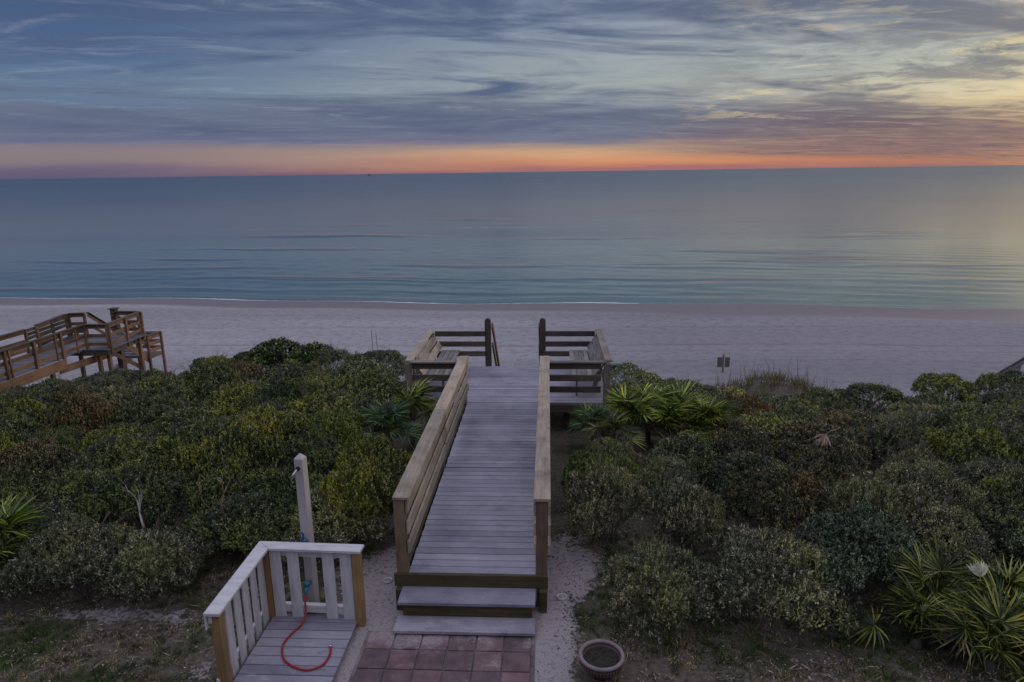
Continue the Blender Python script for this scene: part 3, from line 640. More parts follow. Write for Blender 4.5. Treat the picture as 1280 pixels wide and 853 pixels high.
hp = spline([(SPX, SPY-0.22, 0.35), (SPX+0.005, SPY-0.27, 0.28), (-2.85, 6.89, 0.16), (-2.87, 6.78, 0.092), (-2.93, 6.60, 0.091), (-2.95, 6.42, 0.091), (-2.86, 6.21, 0.091), (-2.70, 6.09, 0.091), (-2.53, 6.05, 0.091), (-2.40, 6.14, 0.092), (-2.38, 6.30, 0.093), (-2.41, 6.42, 0.096)], 6)
ho = tube('garden_hose', hp, 0.0115, M['hose']); he = tube('hose_end', [hp[-2], hp[-1], hp[-1]+(hp[-1]-hp[-2])*0.8], 0.019, M['metal'], ho, 10); ho['label'] = 'short red rubber hose curling from the shower tap across the grey plank floor'; ho['category'] = 'hose'

# ------------------------------------------------------------------ pot, path lights
pt = thing('flower_pot', 'round faded terracotta pot with pale rim and bare soil on the grass', 'plant pot', (0.56, 6.2, 0))
body = meshobj('bowl', lathe([(0.0,0.0),(0.10,0.0),(0.11,0.02),(0.16,0.07),(0.205,0.14),(0.222,0.185),(0.226,0.22),(0.20,0.22),(0.19,0.16),(0.0,0.15)], 40), M['terracotta'], pt)
rim = meshobj('rim', lathe([(0.218,0.220),(0.236,0.222),(0.243,0.233),(0.238,0.250),(0.218,0.255),(0.204,0.248),(0.198,0.22),(0.218,0.220)], 40), M['potrim'], pt)
nb = 40; V, Fc = [], []
for k in range(nb):
    a0 = 2*math.pi*k/nb; a1 = a0+2*math.pi/nb*0.6
    b0 = len(V)
    for a in (a0, a1):
        for rr, z in ((0.206,0.135),(0.221,0.142),(0.230,0.182),(0.224,0.190)): V.append((rr*math.cos(a), rr*math.sin(a), z))
    for i in range(3): Fc.append((b0+i, b0+4+i, b0+5+i, b0+i+1))
    Fc.append((b0,b0+1,b0+2,b0+3)); Fc.append((b0+4,b0+7,b0+6,b0+5))
meshobj('relief_band', mesh_from('relief', V, Fc, False), M['terracotta'], pt)
V, Fc = [(0,0,0.192)], []
for i in range(1, 7):
    for k in range(24):
        a = 2*math.pi*k/24; r_ = 0.195*i/6
        V.append((r_*math.cos(a), r_*math.sin(a), 0.188+0.022*mnoise.noise((r_*math.cos(a)*22, r_*math.sin(a)*22, 1))))
for k in range(24): Fc.append((0, 1+k, 1+(k+1)%24))
for i in range(5):
    for k in range(24): Fc.append((1+i*24+k, 1+(i+1)*24+k, 1+(i+1)*24+(k+1)%24, 1+i*24+(k+1)%24))
meshobj('soil', mesh_from('soil', V, Fc), M['soil'], pt)
for (x, y, lab) in ((-2.09, 7.81, 'small round white ground light in the sand left of the boardwalk steps'), (0.17, 7.52, 'small round white ground light in the sand right of the boardwalk steps')):
    t_ = thing('ground_light', lab, 'light', (x, y, float(ground(x, y))), 'round ground lights beside the steps')
    meshobj('housing', lathe([(0.048,-0.02),(0.06,0.0),(0.063,0.02),(0.060,0.03),(0.05,0.028),(0.045,0.016)], 20), M['lens'], t_)
    meshobj('bulb', lathe([(0.044,0.012),(0.035,0.026),(0.02,0.034),(0.004,0.037)], 16, True), M['signpale'], t_)

# ------------------------------------------------------------------ neighbour's boardwalk on the left
nbw = thing('neighbour_boardwalk', 'orange-brown timber beach walkover with stairs beyond the left thicket', 'boardwalk', (-18.7, 20, -2.2))
T = -0.23; ND = T-0.98
def nrail(p, q, top=T, posts=2, m='cedar', drop=0.98):
    p, q = Vector(p), Vector(q)
    beam('cap_board', (p.x, p.y, top-0.015+p.z), (q.x, q.y, top-0.015+q.z), 0.16, 0.036, M['cedardark'], nbw)
    for dzv in (0.11, 0.45, 0.78):
        beam('rail_board', (p.x, p.y, top-dzv+p.z), (q.x, q.y, top-dzv+q.z), 0.035, 0.13, M['cedar'], nbw)
    for i in range(posts):
        f = i/(posts-1) if posts > 1 else 0
        c = p.lerp(q, f); post('post', c.x+0.05*(1 if abs(p.x-q.x) < 0.3 else 0), c.y, top-drop-0.18+c.z, top-0.035+c.z, 0.09, M[m], nbw)
nrail((-17.75, 18.0, 0), (-17.65, 24.45, 0), posts=6)
for i in range(6):   # heavier intermediate posts
    y = 18.6+i*1.08; post('baluster', -17.66, y, ND-0.02, T-0.04, 0.06, M['cedar'], nbw)
beam('fascia_board', (-17.62, 18.0, ND-0.17), (-17.60, 23.2, ND-0.20), 0.05, 0.36, M['cedar'], nbw)
beam('stringer', (-17.75, 23.0, ND-0.42), (-17.3, 25.6, ND-0.42), 0.05, 0.26, M['cedar'], nbw)
nrail((-17.62, 24.5, 0), (-16.78, 24.52, 0), posts=2)
nrail((-16.78, 24.56, 0), (-16.95, 27.0, 0), posts=3)
nrail((-19.7, 18.0, 0), (-19.35, 23.7, 0), posts=5)
nrail((-19.45, 24.4, 0), (-19.78, 26.5, 0), posts=3)
nrail((-19.75, 26.62, 0), (-19.15, 26.72, 0), posts=2)
nrail((-18.15, 27.05, 0), (-17.05, 27.02, 0), posts=2)
post('post', -18.1, 27.1, ND-1.5, T+0.08, 0.22, M['raildark'], nbw)
meshobj('post_cap', box_mesh(0.32, 0.32, 0.04, 0.01), M['cedardark'], nbw, Matrix.Translation((-18.1, 27.1, T+0.10)))
n_ = 44
for i in range(n_):
    y = 18.0+i*0.145; beam('deck_board', (-19.5, y, ND), (-17.7, y, ND), 0.137, 0.032, M['cedardeck'], nbw, bev=0)
for i in range(18):
    y = 24.42+i*0.145; beam('deck_board', (-19.9, y, ND), (-16.72, y, ND), 0.137, 0.032, M['cedardeck'], nbw, bev=0)
beam('fascia_board', (-16.76, 24.42, ND-0.13), (-16.93, 27.0, ND-0.13), 0.045, 0.2, M['cedardark'], nbw)
beam('fascia_board', (-19.8, 24.38, ND-0.13), (-16.75, 24.40, ND-0.13), 0.045, 0.2, M['cedardark'], nbw)
for i in range(9):
    y = 24.55+i*0.28; beam('joist', (-19.7, y, ND-0.10), (-16.82, y, ND-0.10), 0.04, 0.14, M['cedardark'], nbw)
# bench with slatted back on the far platform edge
nb_ = sub('bench', nbw, (-19.0, 25.2, ND))
for i in range(4): beam('seat_board', (-19.35+0.12*i, 24.0, ND+0.44), (-19.45+0.12*i, 26.4, ND+0.44), 0.11, 0.035, M['cedardeck'], nb_)
for i in range(3): beam('back_board', (-19.42-0.03*i, 23.9, ND+0.58+0.14*i), (-19.62-0.03*i, 26.4, ND+0.58+0.14*i), 0.035, 0.12, M['cedardark'], nb_)
for y in (24.1, 26.2): beam('bench_leg', (-19.2, y, ND+0.02), (-19.2, y, ND+0.42), 0.09, 0.09, M['cedar'], nb_, up=(0,1,0))
for x, y in ((-17.7, 20.2), (-17.65, 22.5), (-17.3, 24.6), (-16.95, 26.7), (-19.5, 26.6), (-16.9, 24.6)):
    post('post', x, y, -5.0, ND-0.06, 0.13, M['cedar'], nbw)
beam('brace', (-17.35, 25.4, ND-0.35), (-17.0, 26.9, ND-1.5), 0.04, 0.16, M['cedar'], nbw)
# flight one, seaward
s1 = 0.72
for x in (-19.12, -18.08):
    beam('handrail', (x, 26.9, T-0.03), (x, 29.0, T-0.03-2.1*s1+0.1), 0.15, 0.035, M['cedardark'], nbw)
    beam('handrail', (x, 26.9, T-0.13), (x, 29.0, T-0.13-2.1*s1+0.1), 0.035, 0.13, M['cedar'], nbw)
    beam('handrail', (x, 26.9, T-0.55), (x, 29.0, T-0.55-2.1*s1+0.1), 0.035, 0.12, M['cedar'], nbw)
    beam('stringer', (x, 26.9, ND-0.15), (x, 29.0, ND-0.15-2.1*s1), 0.045, 0.26, M['cedar'], nbw)
for i in range(8): beam('stair_tread', (-19.1, 27.1+i*0.25, ND-0.18*(i+1)), (-18.1, 27.1+i*0.25, ND-0.18*(i+1)), 0.26, 0.035, M['cedardeck'], nbw)
LZ = ND-1.55; LT = LZ+1.0
for i in range(8): beam('deck_board', (-19.2, 28.95+0.145*i, LZ), (-18.0, 28.95+0.145*i, LZ), 0.137, 0.032, M['cedardeck'], nbw, bev=0)
beam('cap_board', (-18.03, 28.95, LT), (-18.03, 30.05, LT-0.06), 0.15, 0.035, M['cedardark'], nbw)
beam('cap_board', (-19.2, 30.05, LT-0.06), (-18.1, 30.05, LT-0.06), 0.15, 0.035, M['cedardark'], nbw)
for dzv in (0.12, 0.42, 0.72, 1.0):
    beam('rail_board', (-18.03, 28.95, LT-dzv), (-18.03, 30.05, LT-dzv-0.06), 0.035, 0.15, M['cedar'], nbw)
    beam('rail_board', (-19.2, 30.05, LT-dzv-0.06), (-18.1, 30.05, LT-dzv-0.06), 0.035, 0.15, M['cedar'], nbw)
for x, y in ((-18.0, 28.95), (-18.0, 30.05), (-19.2, 30.05), (-19.2, 28.95)): post('post', x, y, -5.2, LT-0.02, 0.10, M['cedar'], nbw)
for i in range(10): beam('stair_tread', (-19.35-i*0.26, 29.0, LZ-0.19*(i+1)), (-19.35-i*0.26, 30.0, LZ-0.19*(i+1)), 0.27, 0.035, M['cedardeck'], nbw)

# right neighbour's stair rail
rs = thing('neighbour_stairs', 'pale grey handrail of beach stairs at the right edge above the bushes', 'stairs', (17.3, 24, -3))
for x in (16.72, 17.9):
    beam('handrail', (x, 21.8, 0.28), (x, 27.5, -4.10), 0.15, 0.04, M['palegrey'], rs)
    beam('handrail', (x, 21.8, 0.16), (x, 27.5, -4.22), 0.04, 0.14, M['palegrey'], rs)
    beam('stringer', (x, 21.8, -0.9), (x, 27.2, -5.05), 0.05, 0.26, M['palegrey'], rs)
    for y in (22.2, 24.3, 26.4): post('post', x+0.06, y, -5.2, 0.25-(y-21.8)*0.768-0.03, 0.09, M['palegrey'], rs)
for i in range(19): beam('stair_tread', (16.76, 22.1+i*0.27, -1.15-0.208*i), (17.86, 22.1+i*0.27, -1.15-0.208*i), 0.27, 0.04, M['palegrey'], rs)

# ------------------------------------------------------------------ beach signs and stakes
def sign(x, y, px_top, lab, m, zc, grp, s=0.46):
    z0 = float(ground(x, y)); t_ = thing('beach_sign', lab, 'sign', (x, y, z0), grp)
    post('post', x, y, z0-0.1, zc+0.42, 0.07, M['stake'], t_)
    for k in (-1, 1):
        meshobj('sign_panel', box_mesh(0.25*s/0.46, 0.025, 0.52*s/0.46, 0.004), m, t_, Matrix.Translation((x+k*0.19*s/0.46, y-0.05, zc)) @ Matrix.Rotation(k*R(7), 4, 'Z'))
sign(9.0, 34.3, 0, 'pair of brown sign boards on one post alone on the beach right of the boardwalk', M['signback'], -4.45, 'paired sign boards on the beach')
sign(-10.6, 36.0, 0, 'pair of pale sign boards above the left bushes, the pair nearer the boardwalk', M['signpale'], -4.72, 'paired sign boards on the beach')
sign(-12.9, 36.2, 0, 'pair of pale sign boards half hidden behind the bright green bush on the left crest', M['signpale'], -4.55, 'paired sign boards on the beach')
for x, y, h, lab in ((-9.55, 35.8, 1.9, 'thin grey stake in the sand, left one of a leaning pair'), (-9.25, 35.6, 1.8, 'thin grey stake in the sand, right one of a leaning pair')):
    z0 = float(ground(x, y)); o = tube('stake', [(x, y, z0-0.2), (x-0.06, y, z0+h)], 0.018, M['stake'], None, 6)
    o['label'] = lab; o['category'] = 'stake'; o['group'] = 'thin stakes on the beach'

# ship on the horizon
shp = thing('ship', 'tiny dark ship on the horizon left of centre', 'ship', (-1540, 6000, SEA))
V = [(-12,-4,-1),(11,-4,-1),(11,4,-1),(-12,4,-1),(-13,-5,5),(14,-5,5),(14,5,5),(-13,5,5)]
meshobj('hull', mesh_from('hull', V, [(0,3,2,1),(4,5,6,7),(0,1,5,4),(1,2,6,5),(2,3,7,6),(3,0,4,7)], False), M['ship'], shp)
meshobj('bridge', box_mesh(6, 6, 6, 0.4), M['ship'], shp, Matrix.Translation((-1546, 6000, SEA+8)))
meshobj('mast', box_mesh(1.2, 1.2, 8, 0.1), M['ship'], shp, Matrix.Translation((-1532, 6000, SEA+9)))

# ------------------------------------------------------------------ vegetation
def leaves_mesh(name, base, direc, nrm, length, width, tone, clump):
    """one folded diamond per leaf, all numpy arrays"""
    n = len(base); side = np.cross(direc, nrm); side /= np.linalg.norm(side, axis=1)[:,None]+1e-9
    Lh = length[:,None]; Wh = width[:,None]
    p0 = base; p1 = base+direc*Lh*0.5+side*Wh*0.5+nrm*Wh*0.18; p2 = base+direc*Lh; p3 = base+direc*Lh*0.5-side*Wh*0.5+nrm*Wh*0.18
    V = np.stack([p0,p1,p2,p3], 1).reshape(-1, 3)
    me = bpy.data.meshes.new(name); me.vertices.add(4*n); me.vertices.foreach_set('co', V.astype(np.float32).reshape(-1))
    me.loops.add(4*n); me.loops.foreach_set('vertex_index', np.arange(4*n, dtype=np.int32))
    me.polygons.add(n); me.polygons.foreach_set('loop_start', np.arange(0, 4*n, 4, dtype=np.int32)); me.update()
    fattr(me, 'tone', tone, 'FACE'); fattr(me, 'clump', clump, 'FACE')
    return me
def unit(v): return v/(np.linalg.norm(v, axis=1)[:,None]+1e-9)
def crown_mesh(seed, kind):
    rg = np.random.default_rng(seed)
    ns, nl, ln, wd = {'broad': (3700, 9, 0.040, 0.019), 'needle': (3600, 9, 0.042, 0.0125), 'big': (1100, 8, 0.085, 0.05)}[kind]
    # lumpy mound of several lobes
    lobes = [(rg.uniform(-.15,.15), rg.uniform(-.12,.12), 0.42, 0.74, 0.41)]
    for i in range(15):
        a = rg.uniform(0, 2*math.pi); r_ = 0.90*math.sqrt(rg.uniform(0.04, 1))
        lobes.append((r_*math.cos(a), r_*math.sin(a), 0.56+rg.uniform(-0.16, 0.12)-0.27*r_*r_, rg.uniform(0.15, 0.38), rg.uniform(0.12, 0.26)))
    lobes = np.array(lobes); wts = lobes[:,3]**2; wts /= wts.sum()
    wts[0] *= 0.8; wts /= wts.sum(); li = rg.choice(len(lobes), ns*3, p=wts); lb = lobes[li]
    u = unit(rg.normal(size=(ns*3, 3))); u[:,2] = np.where(u[:,2] < -0.12, -u[:,2], u[:,2]); u = unit(u)
    shell = 1-0.15*rg.random(ns*3)**2
    wob = 1+0.07*np.sin(u[:,0]*5+li)*np.sin(u[:,1]*5.5+li*2)
    P = np.stack([lb[:,0]+u[:,0]*lb[:,3]*shell*wob, lb[:,1]+u[:,1]*lb[:,3]*shell*wob, lb[:,2]+u[:,2]*lb[:,4]*shell*wob], 1)
    inside = np.zeros(len(P), bool)
    for j, l in enumerate(lobes):
        dd = ((P-l[None,:3])/np.array([l[3],l[3],l[4]]))
        inside |= ((dd**2).sum(1) < 0.55) & (li != j)
    keep = np.where(~inside & (P[:,2] > 0.24+0.16*rg.random(len(P))))[0][:ns]
    P = P[keep]; u = u[keep]; li = li[keep]; ns_ = len(P)
    axis = unit(u*np.array([0.8,0.8,0.9])+np.array([0,0,0.75])+rg.normal(size=(ns_,3))*0.30)
    strag = rg.random(ns_) < 0.03; P = P+axis*(0.08*rg.random(ns_)*strag)[:,None]
    ctone = rg.random(ns_)
    lobt = rg.random(len(lobes))
    clump = np.clip(0.7*lobt[li]+1.0*(P[:,2]-0.48)+0.25*(rg.random(ns_)-0.3), 0, 1)  # random per lobe, plus height: lit crown tops put into the leaf colour
    idx = np.repeat(np.arange(ns_), nl); N = len(idx); ax = axis[idx]
    rnd = unit(rg.normal(size=(N,3))); perp = unit(np.cross(ax, rnd))
    sp_ = rg.uniform(0.6, 1.5, N)[:,None]
    direc = unit(ax*np.cos(sp_)+perp*np.sin(sp_)+np.array([0,0,0.12]))
    along = rg.uniform(-0.05, 0.03, N)[:,None]
    base = P[idx]+ax*along+perp*0.006
    nrm = unit(np.cross(direc, np.cross(ax, direc)+rg.normal(size=(N,3))*0.3))
    tone = np.clip(0.80*ctone[idx]+0.34*rg.random(N)-0.07, 0, 1)
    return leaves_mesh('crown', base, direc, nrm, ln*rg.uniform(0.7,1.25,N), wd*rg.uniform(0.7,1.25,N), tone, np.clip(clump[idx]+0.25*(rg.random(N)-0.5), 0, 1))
def branches_mesh(seed, spread=0.75, top=0.5, n=7, r0=0.028, sub_n=3):
    rg = random.Random(seed); V, Fc = [], []
    for i in range(n):
        a = 2*math.pi*i/n+rg.uniform(-.4,.4); R_ = spread*rg.uniform(0.6, 1)
        p = [(0.05*math.cos(a), 0.05*math.sin(a), -0.6), (0.25*R_*math.cos(a), 0.25*R_*math.sin(a), 0.18*top+0.05), (0.6*R_*math.cos(a+.2), 0.6*R_*math.sin(a+.2), 0.6*top), (R_*math.cos(a), R_*math.sin(a), top*rg.uniform(.8,1.2))]
        sp_ = spline(p, 3); tube_data(sp_, [r0*(1-0.75*j/len(sp_)) for j in range(len(sp_))], 5, V, Fc)
        for s in range(sub_n):
            q = sp_[rg.randint(3, len(sp_)-2)]; d = Vector((rg.uniform(-1,1), rg.uniform(-1,1), rg.uniform(0.2,1)))*0.3
            tube_data([q, q+d*0.5+Vector((0,0,.03)), q+d], [r0*.4, r0*.3, r0*.12], 4, V, Fc)
    for i in range(26):
        a = rg.uniform(0, 6.283); e = rg.uniform(0.15, 1.45); c_ = Vector((0, 0, 0.42))
        d = Vector((0.86*math.cos(a)*math.cos(e), 0.86*math.sin(a)*math.cos(e), 0.50*math.sin(e)))
        q = c_+d*0.6; q2 = c_+d*rg.uniform(1.0, 1.22)+Vector((rg.uniform(-.06,.06), rg.uniform(-.06,.06), rg.uniform(0,.05)))
        tube_data([q, (q+q2)/2+Vector((rg.uniform(-.03,.03), rg.uniform(-.03,.03), .02)), q2], [0.007, 0.005, 0.003], 4, V, Fc)
        if i % 2: tube_data([(q+q2)/2, q2+Vector((rg.uniform(-.1,.1), rg.uniform(-.1,.1), -0.01))], [0.004, 0.002], 3, V, Fc)
    return mesh_from('branches', V, Fc)
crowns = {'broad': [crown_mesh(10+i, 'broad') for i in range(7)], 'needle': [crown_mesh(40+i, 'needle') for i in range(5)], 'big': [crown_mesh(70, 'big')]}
branches = [branches_mesh(i) for i in range(4)]
KIND = {'dark': ('broad', 'dark green'), 'olive': ('broad', 'olive-green'), 'green': ('broad', 'fresh green'), 'grey': ('needle', 'grey-green'),
        'rust': ('broad', 'rust-tipped'), 'teal': ('broad', 'blue-green'), 'sea': ('big', 'glossy bright green')}
def shrub(x, y, rad, hgt, kind, label, group, dz=0.0, rot=None):
    if y < 13.4:
        x = min(x, -1.95-rad*0.98) if x < -0.9 else max(x, 0.12+rad*0.86)
    rad *= 0.87*random.uniform(0.84, 1.14); dz += random.uniform(-0.12, 0.10)
    z = float(ground(x, y))+dz
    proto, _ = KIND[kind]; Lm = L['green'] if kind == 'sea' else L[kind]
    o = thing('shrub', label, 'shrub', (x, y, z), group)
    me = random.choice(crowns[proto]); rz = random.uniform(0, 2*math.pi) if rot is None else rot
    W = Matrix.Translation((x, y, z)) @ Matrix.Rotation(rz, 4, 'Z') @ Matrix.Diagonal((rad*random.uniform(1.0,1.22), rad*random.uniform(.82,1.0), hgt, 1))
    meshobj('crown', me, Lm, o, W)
    meshobj('branches', random.choice(branches), M['bark'], o, W)
    return o
ORD = ['nearest', 'second', 'third', 'fourth', 'fifth', 'sixth', 'seventh', 'eighth', 'ninth', 'tenth', 'eleventh', 'twelfth', 'thirteenth', 'fourteenth', 'fifteenth']
ROWN = ['front', 'second', 'third', 'fourth', 'fifth', 'sixth', 'seventh', 'crest', 'seaward']
def put_row(side, row, y, xs, kinds, rads, hgts, yj=None):
    for i, x in enumerate(xs):
        kd = kinds[i % len(kinds)]; rd = rads*random.uniform(.88, 1.15); hg = hgts*random.uniform(.85, 1.15)
        yy = y+(yj[i] if yj else random.uniform(-.22, .22))
        which = 'bush nearest the boardwalk' if i == 0 else ('outermost' if False else ORD[i]+' bush out from the boardwalk')
        lab = f'{KIND[kd][1]} dune bush, {which}, {ROWN[row]} row of the {side} thicket'
        shrub(x, yy, rd, hg, kd, lab, f'dune bushes {side} of the boardwalk')
def row_x(x0, x1, step, sgn):
    out = []; x = x0
    while abs(x) < abs(x1): out.append(x+random.uniform(-.2, .2)*step); x += sgn*step*random.uniform(.85, 1.15)
    return out
# left thicket
random.seed(11)
put_row('left', 0, 7.55, [-2.95,-4.1,-5.0,-5.95,-6.9,-8.3], ['grey','dark','grey','grey','dark','olive'], 0.84, 1.0, [1.05,0.75,-0.05,-0.1,0.3,0.6])
put_row('left', 1, 9.0, row_x(-2.55, -9.5, 1.12, -1), ['olive','green','olive','dark','olive','dark'], 0.78, 1.28)
put_row('left', 2, 10.1, row_x(-2.6, -10.3, 1.15, -1), ['olive','dark','olive','olive','dark','rust'], 0.78, 1.25)
put_row('left', 3, 11.2, row_x(-3.9, -11.2, 1.2, -1), ['green','olive','dark','olive','dark','dark'], 0.80, 1.22)
put_row('left', 4, 12.4, row_x(-4.3, -12.4, 1.25, -1), ['olive','teal','olive','dark','rust','olive'], 0.84, 1.25)
put_row('left', 5, 13.7, row_x(-4.2, -13.6, 1.3, -1), ['dark','green','olive','dark','grey','rust','dark'], 0.90, 1.25)
put_row('left', 6, 15.1, row_x(-4.2, -14.8, 1.4, -1), ['olive','dark','grey','dark','olive','dark'], 0.98, 1.25)
put_row('left', 7, 16.6, row_x(-4.3, -16.4, 1.45, -1), ['dark','olive','dark','rust','dark','dark'], 1.05, 1.2)
put_row('left', 8, 18.3, row_x(-4.6, -19.0, 1.5, -1), ['dark','grey','dark','olive'], 1.15, 1.2)
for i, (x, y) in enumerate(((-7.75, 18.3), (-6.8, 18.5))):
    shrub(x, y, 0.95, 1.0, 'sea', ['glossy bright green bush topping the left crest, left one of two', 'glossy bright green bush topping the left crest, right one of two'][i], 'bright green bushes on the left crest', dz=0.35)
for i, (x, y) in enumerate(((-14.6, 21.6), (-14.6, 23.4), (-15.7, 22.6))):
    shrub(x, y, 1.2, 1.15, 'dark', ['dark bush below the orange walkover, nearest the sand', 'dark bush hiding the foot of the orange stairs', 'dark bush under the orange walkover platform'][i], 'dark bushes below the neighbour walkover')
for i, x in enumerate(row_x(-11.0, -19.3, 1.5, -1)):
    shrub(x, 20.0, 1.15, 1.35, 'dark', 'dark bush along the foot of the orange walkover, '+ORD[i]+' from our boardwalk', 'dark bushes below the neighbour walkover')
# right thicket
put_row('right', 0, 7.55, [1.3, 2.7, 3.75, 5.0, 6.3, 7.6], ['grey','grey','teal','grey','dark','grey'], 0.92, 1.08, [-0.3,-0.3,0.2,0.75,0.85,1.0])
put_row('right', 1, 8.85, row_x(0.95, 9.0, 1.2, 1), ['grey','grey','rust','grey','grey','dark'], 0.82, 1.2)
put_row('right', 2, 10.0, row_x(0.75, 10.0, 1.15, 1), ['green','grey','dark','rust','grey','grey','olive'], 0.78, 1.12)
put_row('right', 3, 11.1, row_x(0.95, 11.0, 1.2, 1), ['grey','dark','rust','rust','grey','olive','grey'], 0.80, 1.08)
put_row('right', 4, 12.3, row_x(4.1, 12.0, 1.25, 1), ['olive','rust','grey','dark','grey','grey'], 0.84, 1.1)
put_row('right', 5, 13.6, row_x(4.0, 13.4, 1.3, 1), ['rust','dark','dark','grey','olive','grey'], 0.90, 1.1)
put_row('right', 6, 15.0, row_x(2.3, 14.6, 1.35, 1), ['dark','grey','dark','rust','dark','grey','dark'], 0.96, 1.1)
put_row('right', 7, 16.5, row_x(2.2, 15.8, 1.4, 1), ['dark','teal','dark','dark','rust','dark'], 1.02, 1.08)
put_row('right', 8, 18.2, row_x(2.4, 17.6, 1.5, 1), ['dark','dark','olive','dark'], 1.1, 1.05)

# palmettos
def frond_mesh(seed, ln=0.5, nb=20, spread=250, pet=0.55, wd=0.026):
    rg = random.Random(seed); V, Fc, tone, cl = [], [], [], []
    tube_data([(0,0,0), (pet*0.5,0,0.03), (pet,0,0)], [0.008,0.006,0.005], 5, V, Fc); tone += [0.4]*len(Fc); cl += [0.2]*len(Fc)
    for k in range(nb):
        a = R(-spread/2+spread*k/(nb-1)+rg.uniform(-3,3)); l = ln*(0.72+0.28*math.cos(a*0.55))*rg.uniform(.88,1.08)
        d = Vector((math.cos(a)*0.82, math.sin(a), -0.57*math.cos(a))); s = Vector((-math.sin(a), math.cos(a), 0)); droop = rg.uniform(0.05, 0.28)
        b0 = len(V); prof = ((0.0,0.25),(0.35,1.0),(0.7,0.8),(1.0,0.06)); t_ = rg.random()
        for f, wv in prof:
            c = Vector((pet,0,0))+d*l*f+Vector((0,0,0.12*l*math.sin(f*2.2)-droop*l*f*f))
            V += [c-s*wd*wv*0.5+Vector((0,0,0.006*wv)), c-Vector((0,0,0.004*wv)), c+s*wd*wv*0.5+Vector((0,0,0.006*wv))]
        for i in range(3):
            q = b0+i*3; Fc += [(q,q+3,q+4,q+1), (q+1,q+4,q+5,q+2)]; tone += [t_]*2; cl += [0.3+0.25*i]*2
    me = mesh_from('frond', V, Fc, False); fattr(me, 'tone', tone, 'FACE'); fattr(me, 'clump', cl, 'FACE'); return me
fronds = [frond_mesh(i, 0.35+0.025*i, 19+i, 235+25*(i % 3), 0.5, 0.024) for i in range(5)]
def palmetto(x, y, scale, nf, m, label, group=None, dz=0.0, rg=None):
    z = float(ground(x, y))+dz; o = thing('palmetto', label, 'palmetto', (x, y, z), group)
    V, Fc = tube_data([(0,0,-0.65), (0.02,0,0.05), (0.03,0.02,0.18*scale)], [0.05,0.06,0.03], 8)
    meshobj('trunk', mesh_from('trunk', V, Fc), M['bark'], o)
    for k in range(nf):
        a = 2.399*k+random.uniform(-.3,.3); tilt = R(random.uniform(14, 82)) if k > 2 else R(random.uniform(70, 86))
        s = scale*random.uniform(.75, 1.15)
        W = Matrix.Translation((x, y, z+0.08)) @ Matrix.Rotation(a, 4, 'Z') @ Matrix.Rotation(-tilt, 4, 'Y') @ Matrix.Rotation(R(random.uniform(-50,50)), 4, 'X') @ Matrix.Scale(s, 4)
        # the blade bends back from its stalk
        meshobj('frond', random.choice(fronds), L['brown'] if (k % 6 == 5 and tilt < R(50)) else m, o, W)
    return o
GR = 'palmettos right of the platform'
for x, y, s, m, lab in ((2.15,13.2,1.35,'palm','bright yellow-green palmetto, topmost in the clump right of the platform'), (2.75,13.4,1.3,'palm','bright palmetto at the back right of the clump beyond the platform'),
                        (1.75,12.7,1.2,'palm','bright palmetto at the left front of the clump by the platform corner'), (2.45,12.3,1.15,'palm','yellow-green palmetto with upright fans at the front of the clump'),
                        (3.15,12.5,1.2,'palm','palmetto at the outer right of the clump beyond the platform'), (1.0,12.5,0.9,'palmblue','small blue-green palmetto below the right platform edge'),
                        (1.35,12.0,0.85,'palmolive','low olive palmetto in front of the blue-green one by the ramp'), (2.7,12.9,1.3,'palm','tall palmetto in the middle of the clump right of the platform'),
                        (3.45,13.2,1.1,'palm','rearmost right palmetto of the clump, fans spreading over olive bushes')):
    palmetto(x-0.12, y, s*0.80, 30, L[m], lab, GR, dz=0.36)
palmetto(-2.75, 12.85, 1.05, 22, L['palm'], 'green palmetto under the left platform corner beside the ramp railing', 'palmettos left of the ramp', dz=0.4)
palmetto(-3.0, 12.0, 0.9, 22, L['palmblue'], 'blue-green palmetto in front of the one under the left platform', 'palmettos left of the ramp', dz=0.35)
palmetto(-6.95, 7.45, 0.95, 24, L['palm'], 'yellow-green palmetto cut by the left edge of the photo', None, dz=0.35)
GB = 'palmettos in the lower right corner'
for x, y, s, nf, m, lab in ((4.45,7.25,0.95,18,'palmolive','olive palmetto with raised fans at the left back of the lower right clump'), (5.2,7.2,0.95,18,'palmolive','palmetto in the lower right clump behind the pale bleached fan'),
                         (4.65,6.45,0.9,18,'palmolive','palmetto at the front middle of the lower right clump'), (5.35,6.35,0.9,18,'palmolive','palmetto at the front right of the lower right clump'),
                         (4.05,6.75,0.8,13,'palmolive','low palmetto with a pale fan at the left front of the corner clump'), (5.9,6.9,0.95,16,'palmolive','palmetto at the right edge of the corner clump'), (5.0,6.85,0.9,16,'palm','brighter yellow-green palmetto in the middle of the lower right clump'), (4.3,7.0,0.8,14,'palm','small bright palmetto at the left back of the corner clump')):
    palmetto(x, y, s, nf, L[m], lab, GB)
o = thing('dead_frond', 'pale bleached folded palm fan standing up in the lower right palmettos', 'palm frond', (5.05, 7.35, 0.1))
meshobj('frond', frond_mesh(77, 0.17, 9, 80, 0.85, 0.04), L['pale'], o, Matrix.Translation((4.88, 7.0, -0.12)) @ Matrix.Rotation(R(-95), 4, 'Y') @ Matrix.Rotation(R(80), 4, 'X'))

